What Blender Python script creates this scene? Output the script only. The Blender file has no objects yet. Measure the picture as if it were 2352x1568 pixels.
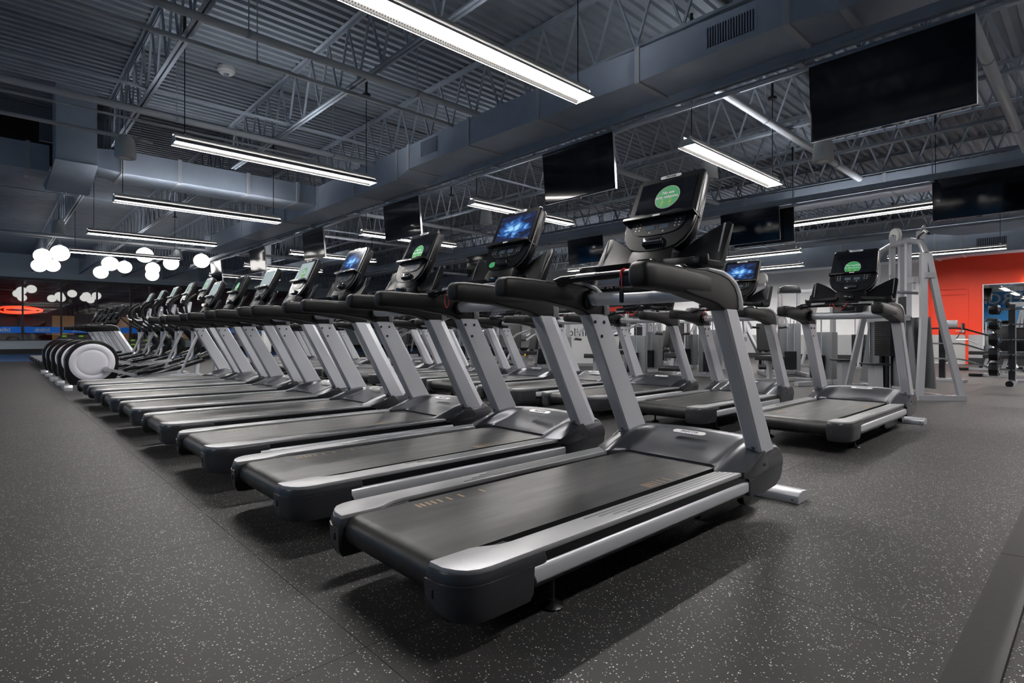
import bpy, bmesh, math, random
from mathutils import Vector, Matrix, Euler
random.seed(7)
PI = math.pi
SC = bpy.context.scene
COL = SC.collection

# ------------------------------------------------------------------ camera, world, exposure
cam_d = bpy.data.cameras.new('camera'); cam = bpy.data.objects.new('camera', cam_d); COL.objects.link(cam)
cam.location = (0, 0, 0.90)
cam.rotation_euler = (PI/2, 0, math.radians(46.87))
cam_d.sensor_width = 36.0; cam_d.lens = 36.0*1280/2352
cam_d.shift_y = -14.0/2352
cam_d.clip_start = 0.05; cam_d.clip_end = 300
SC.camera = cam
W = bpy.data.worlds.new('night'); SC.world = W; W.use_nodes = True
W.node_tree.nodes['Background'].inputs[0].default_value = (0.012, 0.014, 0.022, 1)
W.node_tree.nodes['Background'].inputs[1].default_value = 1.0
SC.view_settings.view_transform = 'Standard'; SC.view_settings.look = 'None'
SC.view_settings.gamma = 1.0; SC.view_settings.use_curve_mapping = False
SC.view_settings.exposure = 1.93
LAMP_DOWN = 26.0      # radiance of the linear lamps' diffusers
LAMP_UP = 9.0         # radiance of the upward glow strips added to light the ceiling
try:
    SC.cycles.max_bounces = 6; SC.cycles.diffuse_bounces = 3; SC.cycles.glossy_bounces = 3
    SC.cycles.use_adaptive_sampling = True; SC.cycles.adaptive_threshold = .03
    SC.cycles.sample_clamp_indirect = 6.0
    SC.cycles.use_denoising = True
except Exception:
    pass

# ------------------------------------------------------------------ materials
MATS = {}
def _new(name):
    m = bpy.data.materials.new(name); m.use_nodes = True
    nt = m.node_tree; b = nt.nodes['Principled BSDF']
    MATS[name] = m
    return m, nt, b
def mat(name, col, rough=0.5, metal=0.0, noise=0.0, nscale=40.0, bump=0.0, bscale=200.0, spec=0.5, emit=None, estr=0.0, coat=0.0):
    m, nt, b = _new(name)
    b.inputs['Base Color'].default_value = (*col, 1)
    b.inputs['Roughness'].default_value = rough
    b.inputs['Metallic'].default_value = metal
    b.inputs['Specular IOR Level'].default_value = spec
    if coat: b.inputs['Coat Weight'].default_value = coat
    if emit:
        b.inputs['Emission Color'].default_value = (*emit, 1); b.inputs['Emission Strength'].default_value = estr
    tc = None
    if noise or bump:
        tc = nt.nodes.new('ShaderNodeTexCoord')
    if noise:
        n = nt.nodes.new('ShaderNodeTexNoise'); n.inputs['Scale'].default_value = nscale; n.inputs['Detail'].default_value = 3
        nt.links.new(tc.outputs['Object'], n.inputs['Vector'])
        r = nt.nodes.new('ShaderNodeMapRange'); r.inputs['From Min'].default_value = .3; r.inputs['From Max'].default_value = .7
        r.inputs['To Min'].default_value = 1-noise; r.inputs['To Max'].default_value = 1+noise
        nt.links.new(n.outputs['Fac'], r.inputs['Value'])
        mx = nt.nodes.new('ShaderNodeVectorMath'); mx.operation = 'SCALE'; mx.inputs[0].default_value = col
        nt.links.new(r.outputs['Result'], mx.inputs['Scale'])
        nt.links.new(mx.outputs['Vector'], b.inputs['Base Color'])
    if bump:
        n2 = nt.nodes.new('ShaderNodeTexNoise'); n2.inputs['Scale'].default_value = bscale; n2.inputs['Detail'].default_value = 2
        nt.links.new(tc.outputs['Object'], n2.inputs['Vector'])
        bp = nt.nodes.new('ShaderNodeBump'); bp.inputs['Strength'].default_value = bump; bp.inputs['Distance'].default_value = .002
        nt.links.new(n2.outputs['Fac'], bp.inputs['Height']); nt.links.new(bp.outputs['Normal'], b.inputs['Normal'])
    return m
def emis(name, col, s):
    m, nt, b = _new(name)
    nt.nodes.remove(b)
    e = nt.nodes.new('ShaderNodeEmission'); e.inputs[0].default_value = (*col, 1); e.inputs[1].default_value = s
    nt.links.new(e.outputs[0], nt.nodes['Material Output'].inputs[0])
    return m

mat('silver', (.62, .635, .68), .34, .45, noise=.05, nscale=300)
mat('silver_bright', (.50, .51, .54), .36, .6, noise=.04, nscale=200)
mat('grey_plastic', (.17, .175, .19), .36, .35, noise=.06, nscale=400)
mat('strip_grey', (.36, .365, .38), .38, .4, noise=.08, nscale=500)
mat('hood_grey', (.055, .058, .068), .30, .55, noise=.05, nscale=500)
mat('charcoal', (.012, .013, .016), .28, .0, spec=.35)
mat('black_plastic', (.006, .0065, .008), .24, 0.0, spec=.4)
mat('black_gloss', (.010, .011, .014), .10, 0.0, coat=.3)
mat('tray_black', (.005, .0055, .007), .34, 0.0, spec=.16)
mat('soft_black', (.007, .007, .008), .40, 0.0, spec=.28, bump=.25, bscale=900)
mat('pad_black', (.014, .014, .016), .45, 0.0, bump=.2, bscale=500)
mat('chrome', (.80, .80, .82), .12, 1.0)
mat('bolt', (.10, .10, .105), .3, .8)
mat('cap_grey', (.038, .040, .046), .26, .15)
mat('elbow_grey', (.24, .245, .26), .34, .45)
mat('red_cord', (.62, .02, .03), .55)
mat('badge', (.78, .79, .80), .25, .3)
mat('letter_dark', (.05, .06, .08), .5)
mat('letter_white', (.85, .87, .88), .5)
mat('mark_tan', (.36, .27, .18), .7)
mat('sticker_green', (.035, .42, .13), .45)
mat('sticker_rim', (.62, .66, .62), .5)
mat('sticker_lime', (.32, .58, .05), .5)
mat('lcd', (.10, .13, .18), .15)
mat('steel_paint', (.30, .335, .39), .55, .1, noise=.07, nscale=6)
mat('deck_paint', (.20, .225, .265), .6, .05, noise=.10, nscale=2.5)  # blue in this tone stands in for bluish light on the ceiling
mat('duct_paint', (.37, .42, .50), .42, .2, noise=.07, nscale=3)
mat('pipe_paint', (.44, .46, .49), .45, .05)
mat('grille_dark', (.02, .022, .026), .6)
mat('speaker_white', (.62, .62, .60), .55)
mat('wall_white', (.88, .885, .90), .7, noise=.03, nscale=1.5)
mat('wall_grey', (.38, .39, .40), .6, noise=.04, nscale=2)
mat('wall_red', (.92, .055, .015), .5, noise=.03, nscale=2)
mat('wall_blue', (.04, .30, .72), .55)
mat('base_black', (.02, .02, .022), .5)
mat('kick_plate', (.50, .50, .49), .4, .3)
mat('mullion', (.06, .06, .062), .45, .3)
mat('window_trim', (.55, .62, .66), .5)
mat('strip_blue', (.01, .17, .72), .5, emit=(.01, .17, .72), estr=.05)
mat('lime', (.32, .72, .02), .5)
mat('brown_shroud', (.075, .062, .058), .45)
mat('frame_silver', (.45, .46, .49), .32, .55)
mat('drum_white', (.66, .66, .72), .45)
mat('shroud_grey', (.17, .18, .19), .3, .15)
mat('wood_beige', (.50, .42, .28), .6, noise=.15, nscale=12)
mat('yellow', (.85, .60, .02), .5)
mat('blue_plastic', (.02, .28, .68), .4)
mat('poster_black', (.012, .012, .013), .6)
mat('poster_red', (.70, .05, .04), .6)
mat('asphalt', (.03, .03, .032), .9)
mat('brick_far', (.16, .05, .04), .8, noise=.3, nscale=3)
mat('neon_plate', (.02, .02, .02), .6)
emis('lamp_down', (1.0, .965, .93), LAMP_DOWN)
emis('lamp_up', (.93, .96, 1.0), LAMP_UP)
emis('globe_glow', (1.0, .97, .93), 1.2)
emis('neon_red', (1.0, .03, .01), 1.6)
emis('warm_window', (1.0, .48, .22), .035)
emis('street_lamp', (1.0, .72, .45), 2.0)
emis('screen_pale', (.42, .50, .52), .25)
emis('led_green', (.1, 1.0, .55), 6.0)
emis('led_blue', (.05, .5, 1.0), 3.0)

def m_floor(name, base, fleck_col, thr):
    m, nt, b = _new(name); N = nt.nodes; L = nt.links
    geo = N.new('ShaderNodeNewGeometry')
    v = N.new('ShaderNodeTexVoronoi'); v.inputs['Scale'].default_value = 165; v.inputs['Randomness'].default_value = 1
    nz = N.new('ShaderNodeTexNoise'); nz.inputs['Scale'].default_value = 60; nz.inputs['Detail'].default_value = 2
    L.new(geo.outputs['Position'], nz.inputs['Vector'])
    add = N.new('ShaderNodeVectorMath'); add.operation = 'MULTIPLY_ADD'
    L.new(nz.outputs['Color'], add.inputs[0]); add.inputs[1].default_value = (.012, .012, .012)
    L.new(geo.outputs['Position'], add.inputs[2])
    L.new(add.outputs['Vector'], v.inputs['Vector'])
    sep = N.new('ShaderNodeSeparateColor'); L.new(v.outputs['Color'], sep.inputs[0])
    t = N.new('ShaderNodeMath'); t.operation = 'GREATER_THAN'; L.new(sep.outputs[0], t.inputs[0]); t.inputs[1].default_value = thr
    # fleck size varies by cell
    sz = N.new('ShaderNodeMapRange'); L.new(sep.outputs[1], sz.inputs['Value']); sz.inputs['To Min'].default_value = .08; sz.inputs['To Max'].default_value = .40
    d = N.new('ShaderNodeMath'); d.operation = 'LESS_THAN'; L.new(v.outputs['Distance'], d.inputs[0]); L.new(sz.outputs['Result'], d.inputs[1])
    mu = N.new('ShaderNodeMath'); mu.operation = 'MULTIPLY'; L.new(t.outputs[0], mu.inputs[0]); L.new(d.outputs[0], mu.inputs[1])
    big = N.new('ShaderNodeTexNoise'); big.inputs['Scale'].default_value = .9; big.inputs['Detail'].default_value = 4
    L.new(geo.outputs['Position'], big.inputs['Vector'])
    mr = N.new('ShaderNodeMapRange'); L.new(big.outputs['Fac'], mr.inputs['Value']); mr.inputs['From Min'].default_value = .3; mr.inputs['From Max'].default_value = .7
    mr.inputs['To Min'].default_value = .82; mr.inputs['To Max'].default_value = 1.2
    sc = N.new('ShaderNodeVectorMath'); sc.operation = 'SCALE'; sc.inputs[0].default_value = base; L.new(mr.outputs['Result'], sc.inputs['Scale'])
    mix = N.new('ShaderNodeMix'); mix.data_type = 'RGBA'
    L.new(mu.outputs[0], mix.inputs['Factor']); L.new(sc.outputs['Vector'], mix.inputs['A']); mix.inputs['B'].default_value = (*fleck_col, 1)
    L.new(mix.outputs['Result'], b.inputs['Base Color'])
    b.inputs['Roughness'].default_value = .52; b.inputs['Specular IOR Level'].default_value = .32
    fine = N.new('ShaderNodeTexNoise'); fine.inputs['Scale'].default_value = 260; L.new(geo.outputs['Position'], fine.inputs['Vector'])
    bp = N.new('ShaderNodeBump'); bp.inputs['Strength'].default_value = .35; bp.inputs['Distance'].default_value = .002
    L.new(fine.outputs['Fac'], bp.inputs['Height']); L.new(bp.outputs['Normal'], b.inputs['Normal'])
    return m
m_floor('rubber', (.031, .030, .030), (.66, .65, .62), .72)
m_floor('rubber_ramp', (.014, .0135, .014), (.03, .03, .03), .9)
m_floor('turf_blue', (.035, .10, .24), (.07, .16, .32), .9)

def m_belt():
    m, nt, b = _new('belt'); N = nt.nodes; L = nt.links
    tc = N.new('ShaderNodeTexCoord')
    mp = N.new('ShaderNodeMapping'); mp.inputs['Scale'].default_value = (2.2, 14, 1); L.new(tc.outputs['Object'], mp.inputs['Vector'])
    n = N.new('ShaderNodeTexNoise'); n.inputs['Scale'].default_value = 2.0; n.inputs['Detail'].default_value = 5; L.new(mp.outputs[0], n.inputs['Vector'])
    mp2 = N.new('ShaderNodeMapping'); mp2.inputs['Scale'].default_value = (14, 2.2, 1); L.new(tc.outputs['Object'], mp2.inputs['Vector'])
    n2 = N.new('ShaderNodeTexNoise'); n2.inputs['Scale'].default_value = 1.4; n2.inputs['Detail'].default_value = 4; L.new(mp2.outputs[0], n2.inputs['Vector'])
    cr = N.new('ShaderNodeMapRange'); L.new(n2.outputs['Fac'], cr.inputs['Value']); cr.inputs['From Min'].default_value = .35; cr.inputs['From Max'].default_value = .75
    b.inputs['Specular IOR Level'].default_value = .5; cr.inputs['To Min'].default_value = .008; cr.inputs['To Max'].default_value = .020
    comb = N.new('ShaderNodeCombineColor')
    for i in range(3): L.new(cr.outputs['Result'], comb.inputs[i])
    L.new(comb.outputs[0], b.inputs['Base Color'])
    rr = N.new('ShaderNodeMapRange'); L.new(n2.outputs['Fac'], rr.inputs['Value']); rr.inputs['To Min'].default_value = .46; rr.inputs['To Max'].default_value = .30
    L.new(rr.outputs['Result'], b.inputs['Roughness'])
    ch = N.new('ShaderNodeTexChecker'); ch.inputs['Scale'].default_value = 420; L.new(tc.outputs['Object'], ch.inputs['Vector'])
    bp = N.new('ShaderNodeBump'); bp.inputs['Strength'].default_value = .18; bp.inputs['Distance'].default_value = .001
    L.new(ch.outputs['Fac'], bp.inputs['Height']); L.new(bp.outputs['Normal'], b.inputs['Normal'])
m_belt()

def m_perf():
    # painted sheet; staggered dark dots colour in the darkness of its punched holes
    m, nt, b = _new('perforated'); N = nt.nodes; L = nt.links
    tc = N.new('ShaderNodeTexCoord'); sp = N.new('ShaderNodeSeparateXYZ'); L.new(tc.outputs['Object'], sp.inputs[0])
    def mth(op, a, c=None):
        n = N.new('ShaderNodeMath'); n.operation = op
        for i, q in enumerate((a, c)):
            if q is None: continue
            if isinstance(q, (int, float)): n.inputs[i].default_value = q
            else: L.new(q, n.inputs[i])
        return n.outputs[0]
    row = mth('FLOOR', mth('DIVIDE', sp.outputs[0], .017))
    off = mth('MULTIPLY', mth('MODULO', mth('ABSOLUTE', row), 2.0), .5)
    fy = mth('SUBTRACT', mth('FRACT', mth('ADD', mth('DIVIDE', sp.outputs[1], .0235), off)), .5)
    fx = mth('SUBTRACT', mth('FRACT', mth('DIVIDE', sp.outputs[0], .017)), .5)
    r2 = mth('ADD', mth('MULTIPLY', fy, fy), mth('MULTIPLY', fx, fx))
    hole = mth('LESS_THAN', r2, .085)
    mix = N.new('ShaderNodeMix'); mix.data_type = 'RGBA'; L.new(hole, mix.inputs['Factor'])
    mix.inputs['A'].default_value = (.035, .0345, .034, 1); mix.inputs['B'].default_value = (.0018, .0018, .002, 1)
    L.new(mix.outputs['Result'], b.inputs['Base Color']); b.inputs['Roughness'].default_value = .45
m_perf()

def m_glass():
    m, nt, b = _new('window_glass'); N = nt.nodes; L = nt.links
    N.remove(b)
    tr = N.new('ShaderNodeBsdfTransparent'); tr.inputs[0].default_value = (.80, .84, .84, 1)
    gl = N.new('ShaderNodeBsdfGlossy'); gl.inputs['Roughness'].default_value = .02; gl.inputs[0].default_value = (.9, .9, .9, 1)
    fr = N.new('ShaderNodeFresnel'); fr.inputs[0].default_value = 1.9
    mx = N.new('ShaderNodeMixShader'); L.new(fr.outputs[0], mx.inputs[0]); L.new(tr.outputs[0], mx.inputs[1]); L.new(gl.outputs[0], mx.inputs[2])
    L.new(mx.outputs[0], N['Material Output'].inputs[0])
m_glass()
def m_mirror():
    m, nt, b = _new('mirror_glass')
    b.inputs['Base Color'].default_value = (.86, .88, .88, 1); b.inputs['Metallic'].default_value = 1; b.inputs['Roughness'].default_value = .01
m_mirror()
def m_screen():
    # switched-off glossy panel, and a lit one with a blue swirl
    mat('tv_screen', (.004, .005, .008), .06, 0, spec=.6, bump=.10, bscale=1.6)
    m, nt, b = _new('screen_blue'); N = nt.nodes; L = nt.links
    tc = N.new('ShaderNodeTexCoord')
    mp = N.new('ShaderNodeMapping'); mp.inputs['Location'].default_value = (0, 0, 0); L.new(tc.outputs['Generated'], mp.inputs['Vector'])
    g = N.new('ShaderNodeTexNoise'); g.inputs['Scale'].default_value = 3.2; g.inputs['Detail'].default_value = 4; g.inputs['Distortion'].default_value = 1.5
    L.new(mp.outputs[0], g.inputs['Vector'])
    sb = N.new('ShaderNodeVectorMath'); sb.operation = 'DISTANCE'; sb.inputs[1].default_value = (.5, .5, .5); L.new(mp.outputs[0], sb.inputs[0])
    mr = N.new('ShaderNodeMapRange'); L.new(sb.outputs['Value'], mr.inputs['Value']); mr.inputs['From Min'].default_value = .1; mr.inputs['From Max'].default_value = .55
    mr.inputs['To Min'].default_value = .28; mr.inputs['To Max'].default_value = -.12
    ad = N.new('ShaderNodeMath'); ad.operation = 'ADD'; L.new(g.outputs['Fac'], ad.inputs[0]); L.new(mr.outputs['Result'], ad.inputs[1])
    rp = N.new('ShaderNodeValToRGB'); L.new(ad.outputs[0], rp.inputs[0])
    e = rp.color_ramp.elements; e[0].position = .42; e[0].color = (.008, .012, .035, 1); e[1].position = .85; e[1].color = (.30, .62, .95, 1)
    k = e.new(.60); k.color = (.02, .10, .34, 1)
    L.new(rp.outputs[0], b.inputs['Emission Color']); b.inputs['Emission Strength'].default_value = .32
    b.inputs['Base Color'].default_value = (.01, .01, .015, 1); b.inputs['Roughness'].default_value = .12
m_screen()

# ------------------------------------------------------------------ mesh builder
class MB:
    def __init__(s): s.v = []; s.f = []
    def add(s, vs, fs):
        o = len(s.v); s.v += [tuple(p) for p in vs]; s.f += [tuple(i+o for i in q) for q in fs]; return s
    def box(s, x0, x1, y0, y1, z0, z1):
        return s.add([(x0,y0,z0),(x1,y0,z0),(x1,y1,z0),(x0,y1,z0),(x0,y0,z1),(x1,y0,z1),(x1,y1,z1),(x0,y1,z1)],
                     [(0,3,2,1),(4,5,6,7),(0,1,5,4),(1,2,6,5),(2,3,7,6),(3,0,4,7)])
    def loft(s, secs, cap=True, closed=True):
        n = len(secs[0]); vs = [p for q in secs for p in q]; fs = []
        for k in range(len(secs)-1):
            for i in range(n if closed else n-1):
                j = (i+1) % n
                fs.append((k*n+i, k*n+j, (k+1)*n+j, (k+1)*n+i))
        if cap:
            fs.append(tuple(range(n))[::-1]); fs.append(tuple((len(secs)-1)*n+i for i in range(n)))
        return s.add(vs, fs)
    def prism(s, poly, axis, a, b):
        if axis == 'x': g = lambda p, t: (t, p[0], p[1])
        elif axis == 'y': g = lambda p, t: (p[0], t, p[1])
        else: g = lambda p, t: (p[0], p[1], t)
        return s.loft([[g(p, a) for p in poly], [g(p, b) for p in poly]])
    def tube(s, path, r, seg=10, cap=True, flat=1.0, roll=0.0):
        P = [Vector(p) for p in path]; n = len(P)
        R = r if isinstance(r, (list, tuple)) else [r]*n
        secs = []; up = None
        for i in range(n):
            t = (P[min(i+1, n-1)] - P[max(i-1, 0)]).normalized()
            if up is None:
                up = Vector((0,0,1)) if abs(t.z) < .9 else Vector((0,1,0))
            a = t.cross(up).normalized(); b2 = a.cross(t).normalized(); up = b2
            secs.append([P[i] + (a*math.cos(2*PI*k/seg+roll)*flat + b2*math.sin(2*PI*k/seg+roll))*R[i] for k in range(seg)])
        return s.loft(secs, cap)
    def rtube(s, path, w, h):
        # rectangular steel tube along a path (w sideways, h upwards)
        P = [Vector(p) for p in path]; n = len(P); secs = []
        for i in range(n):
            d0 = (P[i]-P[i-1]).normalized() if i else (P[1]-P[0]).normalized()
            d1 = (P[i+1]-P[i]).normalized() if i < n-1 else d0
            t = (d0+d1).normalized(); k = 1/max(.5, t.dot(d1))
            up = Vector((0,0,1)) if abs(t.z) < .95 else Vector((0,1,0))
            a = t.cross(up).normalized(); b2 = a.cross(t).normalized()
            secs.append([P[i]+a*x*w/2+b2*z*h/2*k for x, z in ((-1,-1),(1,-1),(1,1),(-1,1))])
        return s.loft(secs)
    def lathe(s, prof, c=(0,0,0), axis='z', seg=24):
        secs = []
        for k in range(seg):
            a = 2*PI*k/seg; ca, sa = math.cos(a), math.sin(a); q = []
            for r, h in prof:
                if axis == 'z': p = (r*ca, r*sa, h)
                elif axis == 'x': p = (h, r*ca, r*sa)
                else: p = (r*sa, h, r*ca)
                q.append((p[0]+c[0], p[1]+c[1], p[2]+c[2]))
            secs.append(q)
        n = len(prof); vs = [p for q in secs for p in q]; fs = []
        for k in range(seg):
            k2 = (k+1) % seg
            for i in range(n-1): fs.append((k*n+i, k2*n+i, k2*n+i+1, k*n+i+1))
        if prof[0][0] > 1e-6: fs.append(tuple(k*n for k in range(seg))[::-1])
        if prof[-1][0] > 1e-6: fs.append(tuple(k*n+n-1 for k in range(seg)))
        return s.add(vs, fs)
    def disc(s, c, r, axis, t, seg=24): return s.lathe([(r,-t/2),(r,t/2)], c, axis, seg)
    def xf(s, M):
        s.v = [tuple(M @ Vector(p)) for p in s.v]; return s
    def mesh(s, name, m, bevel=0.0, bseg=2, ang=35, flat=False):
        bm = bmesh.new()
        vs = [bm.verts.new(p) for p in s.v]
        for q in s.f:
            try: bm.faces.new([vs[i] for i in q])
            except ValueError: pass
        bmesh.ops.remove_doubles(bm, verts=bm.verts, dist=1e-6)
        bmesh.ops.recalc_face_normals(bm, faces=bm.faces)
        if bevel:
            es = [e for e in bm.edges if len(e.link_faces) == 2 and e.calc_face_angle(0) > math.radians(28)]
            bmesh.ops.bevel(bm, geom=es, offset=bevel, segments=bseg, affect='EDGES', profile=.6, clamp_overlap=True)
        me = bpy.data.meshes.new(name); bm.to_mesh(me); bm.free()
        me.materials.append(MATS[m])
        if not flat:
            me.shade_smooth(); me.set_sharp_from_angle(angle=math.radians(ang))
        return me
    def build(s, name, m, parent=None, **k):
        return link(name, s.mesh(name, m, **k), parent)

def link(name, me, parent=None, loc=None):
    o = bpy.data.objects.new(name, me); COL.objects.link(o)
    if parent: o.parent = parent
    if loc: o.location = loc
    return o
def tag(o, label=None, cat=None, group=None, kind=None):
    if label: o['label'] = label
    if cat: o['category'] = cat
    if group: o['group'] = group
    if kind: o['kind'] = kind
    return o
def empty(name, loc=(0,0,0), rz=0.0, label=None, cat=None, group=None):
    o = bpy.data.objects.new(name, None); COL.objects.link(o); o.location = loc; o.rotation_euler = (0,0,rz)
    o.empty_display_size = .1
    return tag(o, label, cat, group)
def copy_tree(o, parent=None):
    c = o.copy(); COL.objects.link(c)
    if parent:
        c.parent = parent; c.matrix_parent_inverse = o.matrix_parent_inverse
    for ch in list(o.children): copy_tree(ch, c)
    return c
_TXT = {}
def text_mesh(name, body, size, m, ext=.0008, align='CENTER', space=1.0, shear=0.0, bold=0.0):
    key = (body, size, m, align, shear, bold)
    if key in _TXT: return _TXT[key]
    cu = bpy.data.curves.new('lettering', 'FONT'); cu.body = body; cu.size = size; cu.extrude = ext
    cu.align_x = align; cu.align_y = 'CENTER'; cu.space_character = space; cu.shear = shear; cu.offset = bold
    cu.resolution_u = 3
    o = bpy.data.objects.new('lettering', cu); COL.objects.link(o)
    dg = bpy.context.evaluated_depsgraph_get(); dg.update()
    me = bpy.data.meshes.new_from_object(o.evaluated_get(dg)); me.name = name
    me.materials.clear(); me.materials.append(MATS[m])
    bpy.data.objects.remove(o); bpy.data.curves.remove(cu)
    _TXT[key] = me
    return me
def place_text(name, me, parent, M):
    o = link(name, me, parent); o.matrix_local = M; return o
def frameM(o, x, y):
    # matrix whose local X -> x, local Y -> y, Z -> x cross y
    x = Vector(x).normalized(); y = Vector(y).normalized(); z = x.cross(y)
    return Matrix(((x.x,y.x,z.x,o[0]),(x.y,y.y,z.y,o[1]),(x.z,y.z,z.z,o[2]),(0,0,0,1)))
def arc(cx, cy, r, a0, a1, n):
    return [(cx+r*math.cos(math.radians(a0+(a1-a0)*i/n)), cy+r*math.sin(math.radians(a0+(a1-a0)*i/n))) for i in range(n+1)]
ORD = ['first','second','third','fourth','fifth','sixth','seventh','eighth','ninth','tenth','eleventh','twelfth','thirteenth','fourteenth','fifteenth']

# ------------------------------------------------------------------ room shell
RX0, RX1, RY0, RY1, RZ = -36.0, 6.0, -6.0, 22.4, 4.85
BLUE_X = -25.2
fl = MB().box(RX0-.2, RX1+.2, RY0-.2, RY1+.2, -.06, -.010).build('floor', 'base_black', flat=True)
tag(fl, kind='structure')
T = 1.22
tile_me = MB().box(-T/2+.0007, T/2-.0007, -T/2+.0007, T/2-.0007, -.010, 0).mesh('floor_tile', 'rubber', bevel=.0007, bseg=1)
cs, sn = math.cos(math.radians(46.87)), math.sin(math.radians(46.87))
near = []; far = MB()
nx0 = int((BLUE_X)/T); 
for i in range(nx0, int(RX1/T)+1):
    for j in range(int(RY0/T)-1, int(RY1/T)+1):
        x, y = (i+.30)*T, (j+.15)*T
        if x-T/2 < BLUE_X or x+T/2 > RX1+.6 or y+T/2 > RY1+.6: continue
        d = -x*sn + y*cs; r = x*cs + y*sn
        vis = d > .3 and abs(r/d) < 1.15
        near.append((0 if vis else 1, math.hypot(x, y), x, y))
near.sort()
for k, (vv, dd, x, y) in enumerate(near):
    if k < 290: link('floor_tile', tile_me, fl, (x, y, 0))
    else: far.box(x-T/2+.0007, x+T/2-.0007, y-T/2+.0007, y+T/2-.0007, -.010, 0)
tag(far.build('floor_tiles_beyond', 'rubber', fl, flat=True), kind='stuff')
tag(MB().box(RX0, BLUE_X-.62, RY0, RY1, -.010, .0).build('floor', 'turf_blue', flat=True), kind='structure')
# rubber edging strip at the lower right, two lengths with a butt joint, and its raised lip
for n, (y0, y1) in enumerate(((-2.0, 3.03), (3.034, 9.0))):
    tr = MB().prism([(-.300,.0),(-.298,.006),(-.215,.011),(-.200,.012),(-.188,.008),(-.185,0)], 'y', y0, y1).build('trim_%d' % (n+1), 'rubber_ramp')
    tag(tr, kind='structure')

# corrugated roof deck: trapezoid ribs running along y
pts = []; x = RX0; p = .152
while x < RX1:
    pts += [(x, RZ), (x+.062, RZ), (x+.076, RZ+.040), (x+.138, RZ+.040)]; x += p
dk = MB(); n = len(pts)
dk.add([(a, RY0-.3, b) for a, b in pts] + [(a, RY1+.3, b) for a, b in pts], [(i, i+1, n+i+1, n+i) for i in range(n-1)])
dk.box(RX0-.3, RX1+.3, RY0-.3, RY1+.3, RZ+.06, RZ+.12)
tag(dk.build('ceiling', 'deck_paint', flat=True), kind='structure')

# walls
def wall(name, mb, m, parent=None):
    o = mb.build(name, m, parent, flat=True)
    if parent is None: tag(o, kind='structure')
    return o
RED_X = -4.04
wb = wall('wall_back', MB().box(RX0, RX1, RY1+.02, RY1+.2, 0, 5.0), 'wall_white')
DX0, DX1 = -4.02, -2.97      # door frame
wall('red_paint', MB().box(RED_X, DX0, RY1, RY1+.02, .92, 3.54).box(DX0, DX1, RY1, RY1+.02, 2.45, 3.54).box(DX1, RX1, RY1, RY1+.02, .92, 3.54), 'wall_red', wb)
wall('wainscot', MB().box(RX0, DX0, RY1, RY1+.02, .2, .92).box(DX1, RX1, RY1, RY1+.02, .2, .92), 'wall_grey', wb)
wall('soffit', MB().box(-7.5, RX1, RY1-.9, RY1+.02, 3.54, 4.2), 'wall_white', wb)
tag(MB().box(RX0, DX0, RY1-.014, RY1, 0, .2).box(DX1, RX1, RY1-.014, RY1, 0, .2).build('baseboard_back', 'base_black', flat=True), kind='structure')
wf = wall('wall_front', MB().box(RX0, RX1, RY0-.2, RY0, 0, 5.0), 'wall_white')
wall('blue_paint', MB().box(-26, RX1, RY0, RY0+.01, 0, 3.9), 'wall_blue', wf)  # real blue wall, widened leftward to bounce blue light onto the ceiling
tag(place_text('lettering', text_mesh('lettering', 'EXERCISE', 1.0, 'letter_white', bold=.012), wf, frameM((-4.75, RY0+.02, 3.40), (-1,0,0), (0,0,1))), kind='structure')
wall('wall_right', MB().box(RX1, RX1+.2, RY0, RY1, 0, 5.0), 'wall_white')
# window wall
wl = wall('wall_left', MB().box(RX0-.25, RX0, RY0, RY1, 0, .62).box(RX0-.25, RX0, RY0, RY1, 3.72, 5.0)
          .box(RX0-.25, RX0, RY0, -4.6, .62, 3.72).box(RX0-.25, RX0, 14.9, RY1, .62, 3.72), 'window_trim')
tag(MB().box(RX0, RX0+.02, RY0, RY1, 0, .24).build('baseboard_left', 'base_black', flat=True), kind='structure')
tag(MB().box(RX0-.02, RX0+.06, RY0, RY1, 3.72, 3.86).box(RX0, RX0+.10, RY0, RY1, 3.98, 4.16).box(RX0-.02, RX0+.05, RY0, RY1, .60, .64).build('trim_3', 'window_trim', flat=True), kind='structure')
ys = [1.16 + 1.46*k for k in range(-4, 10)]
for k in range(len(ys)-1):
    y0, y1 = ys[k], ys[k+1]
    w = MB().box(RX0-.1, RX0+.02, y0-.035, y0+.035, .62, 3.72).box(RX0-.1, RX0+.02, y0+.035, y1-.035, .62, .68).box(RX0-.1, RX0+.02, y0+.035, y1-.035, 3.60, 3.72).build('window_%d' % (k+1), 'mullion', flat=True)
    tag(w, kind='structure')
    MB().box(RX0-.055, RX0-.043, y0+.035, y1-.035, .68, 3.60).build('pane', 'window_glass', w, flat=True)
    dc = MB().box(RX0-.042, RX0-.040, y0+.06, y1-.06, 1.02, 1.32).build('decal_strip', 'strip_blue', w, flat=True)
    # the wording faces the street, so it reads mirrored from inside
    place_text('lettering', text_mesh('lettering', 'bliink', .27, 'letter_white', bold=.006), dc, frameM((RX0-.038, (y0+y1)/2, 1.17), (0,-1,0), (0,0,1)))

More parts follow.
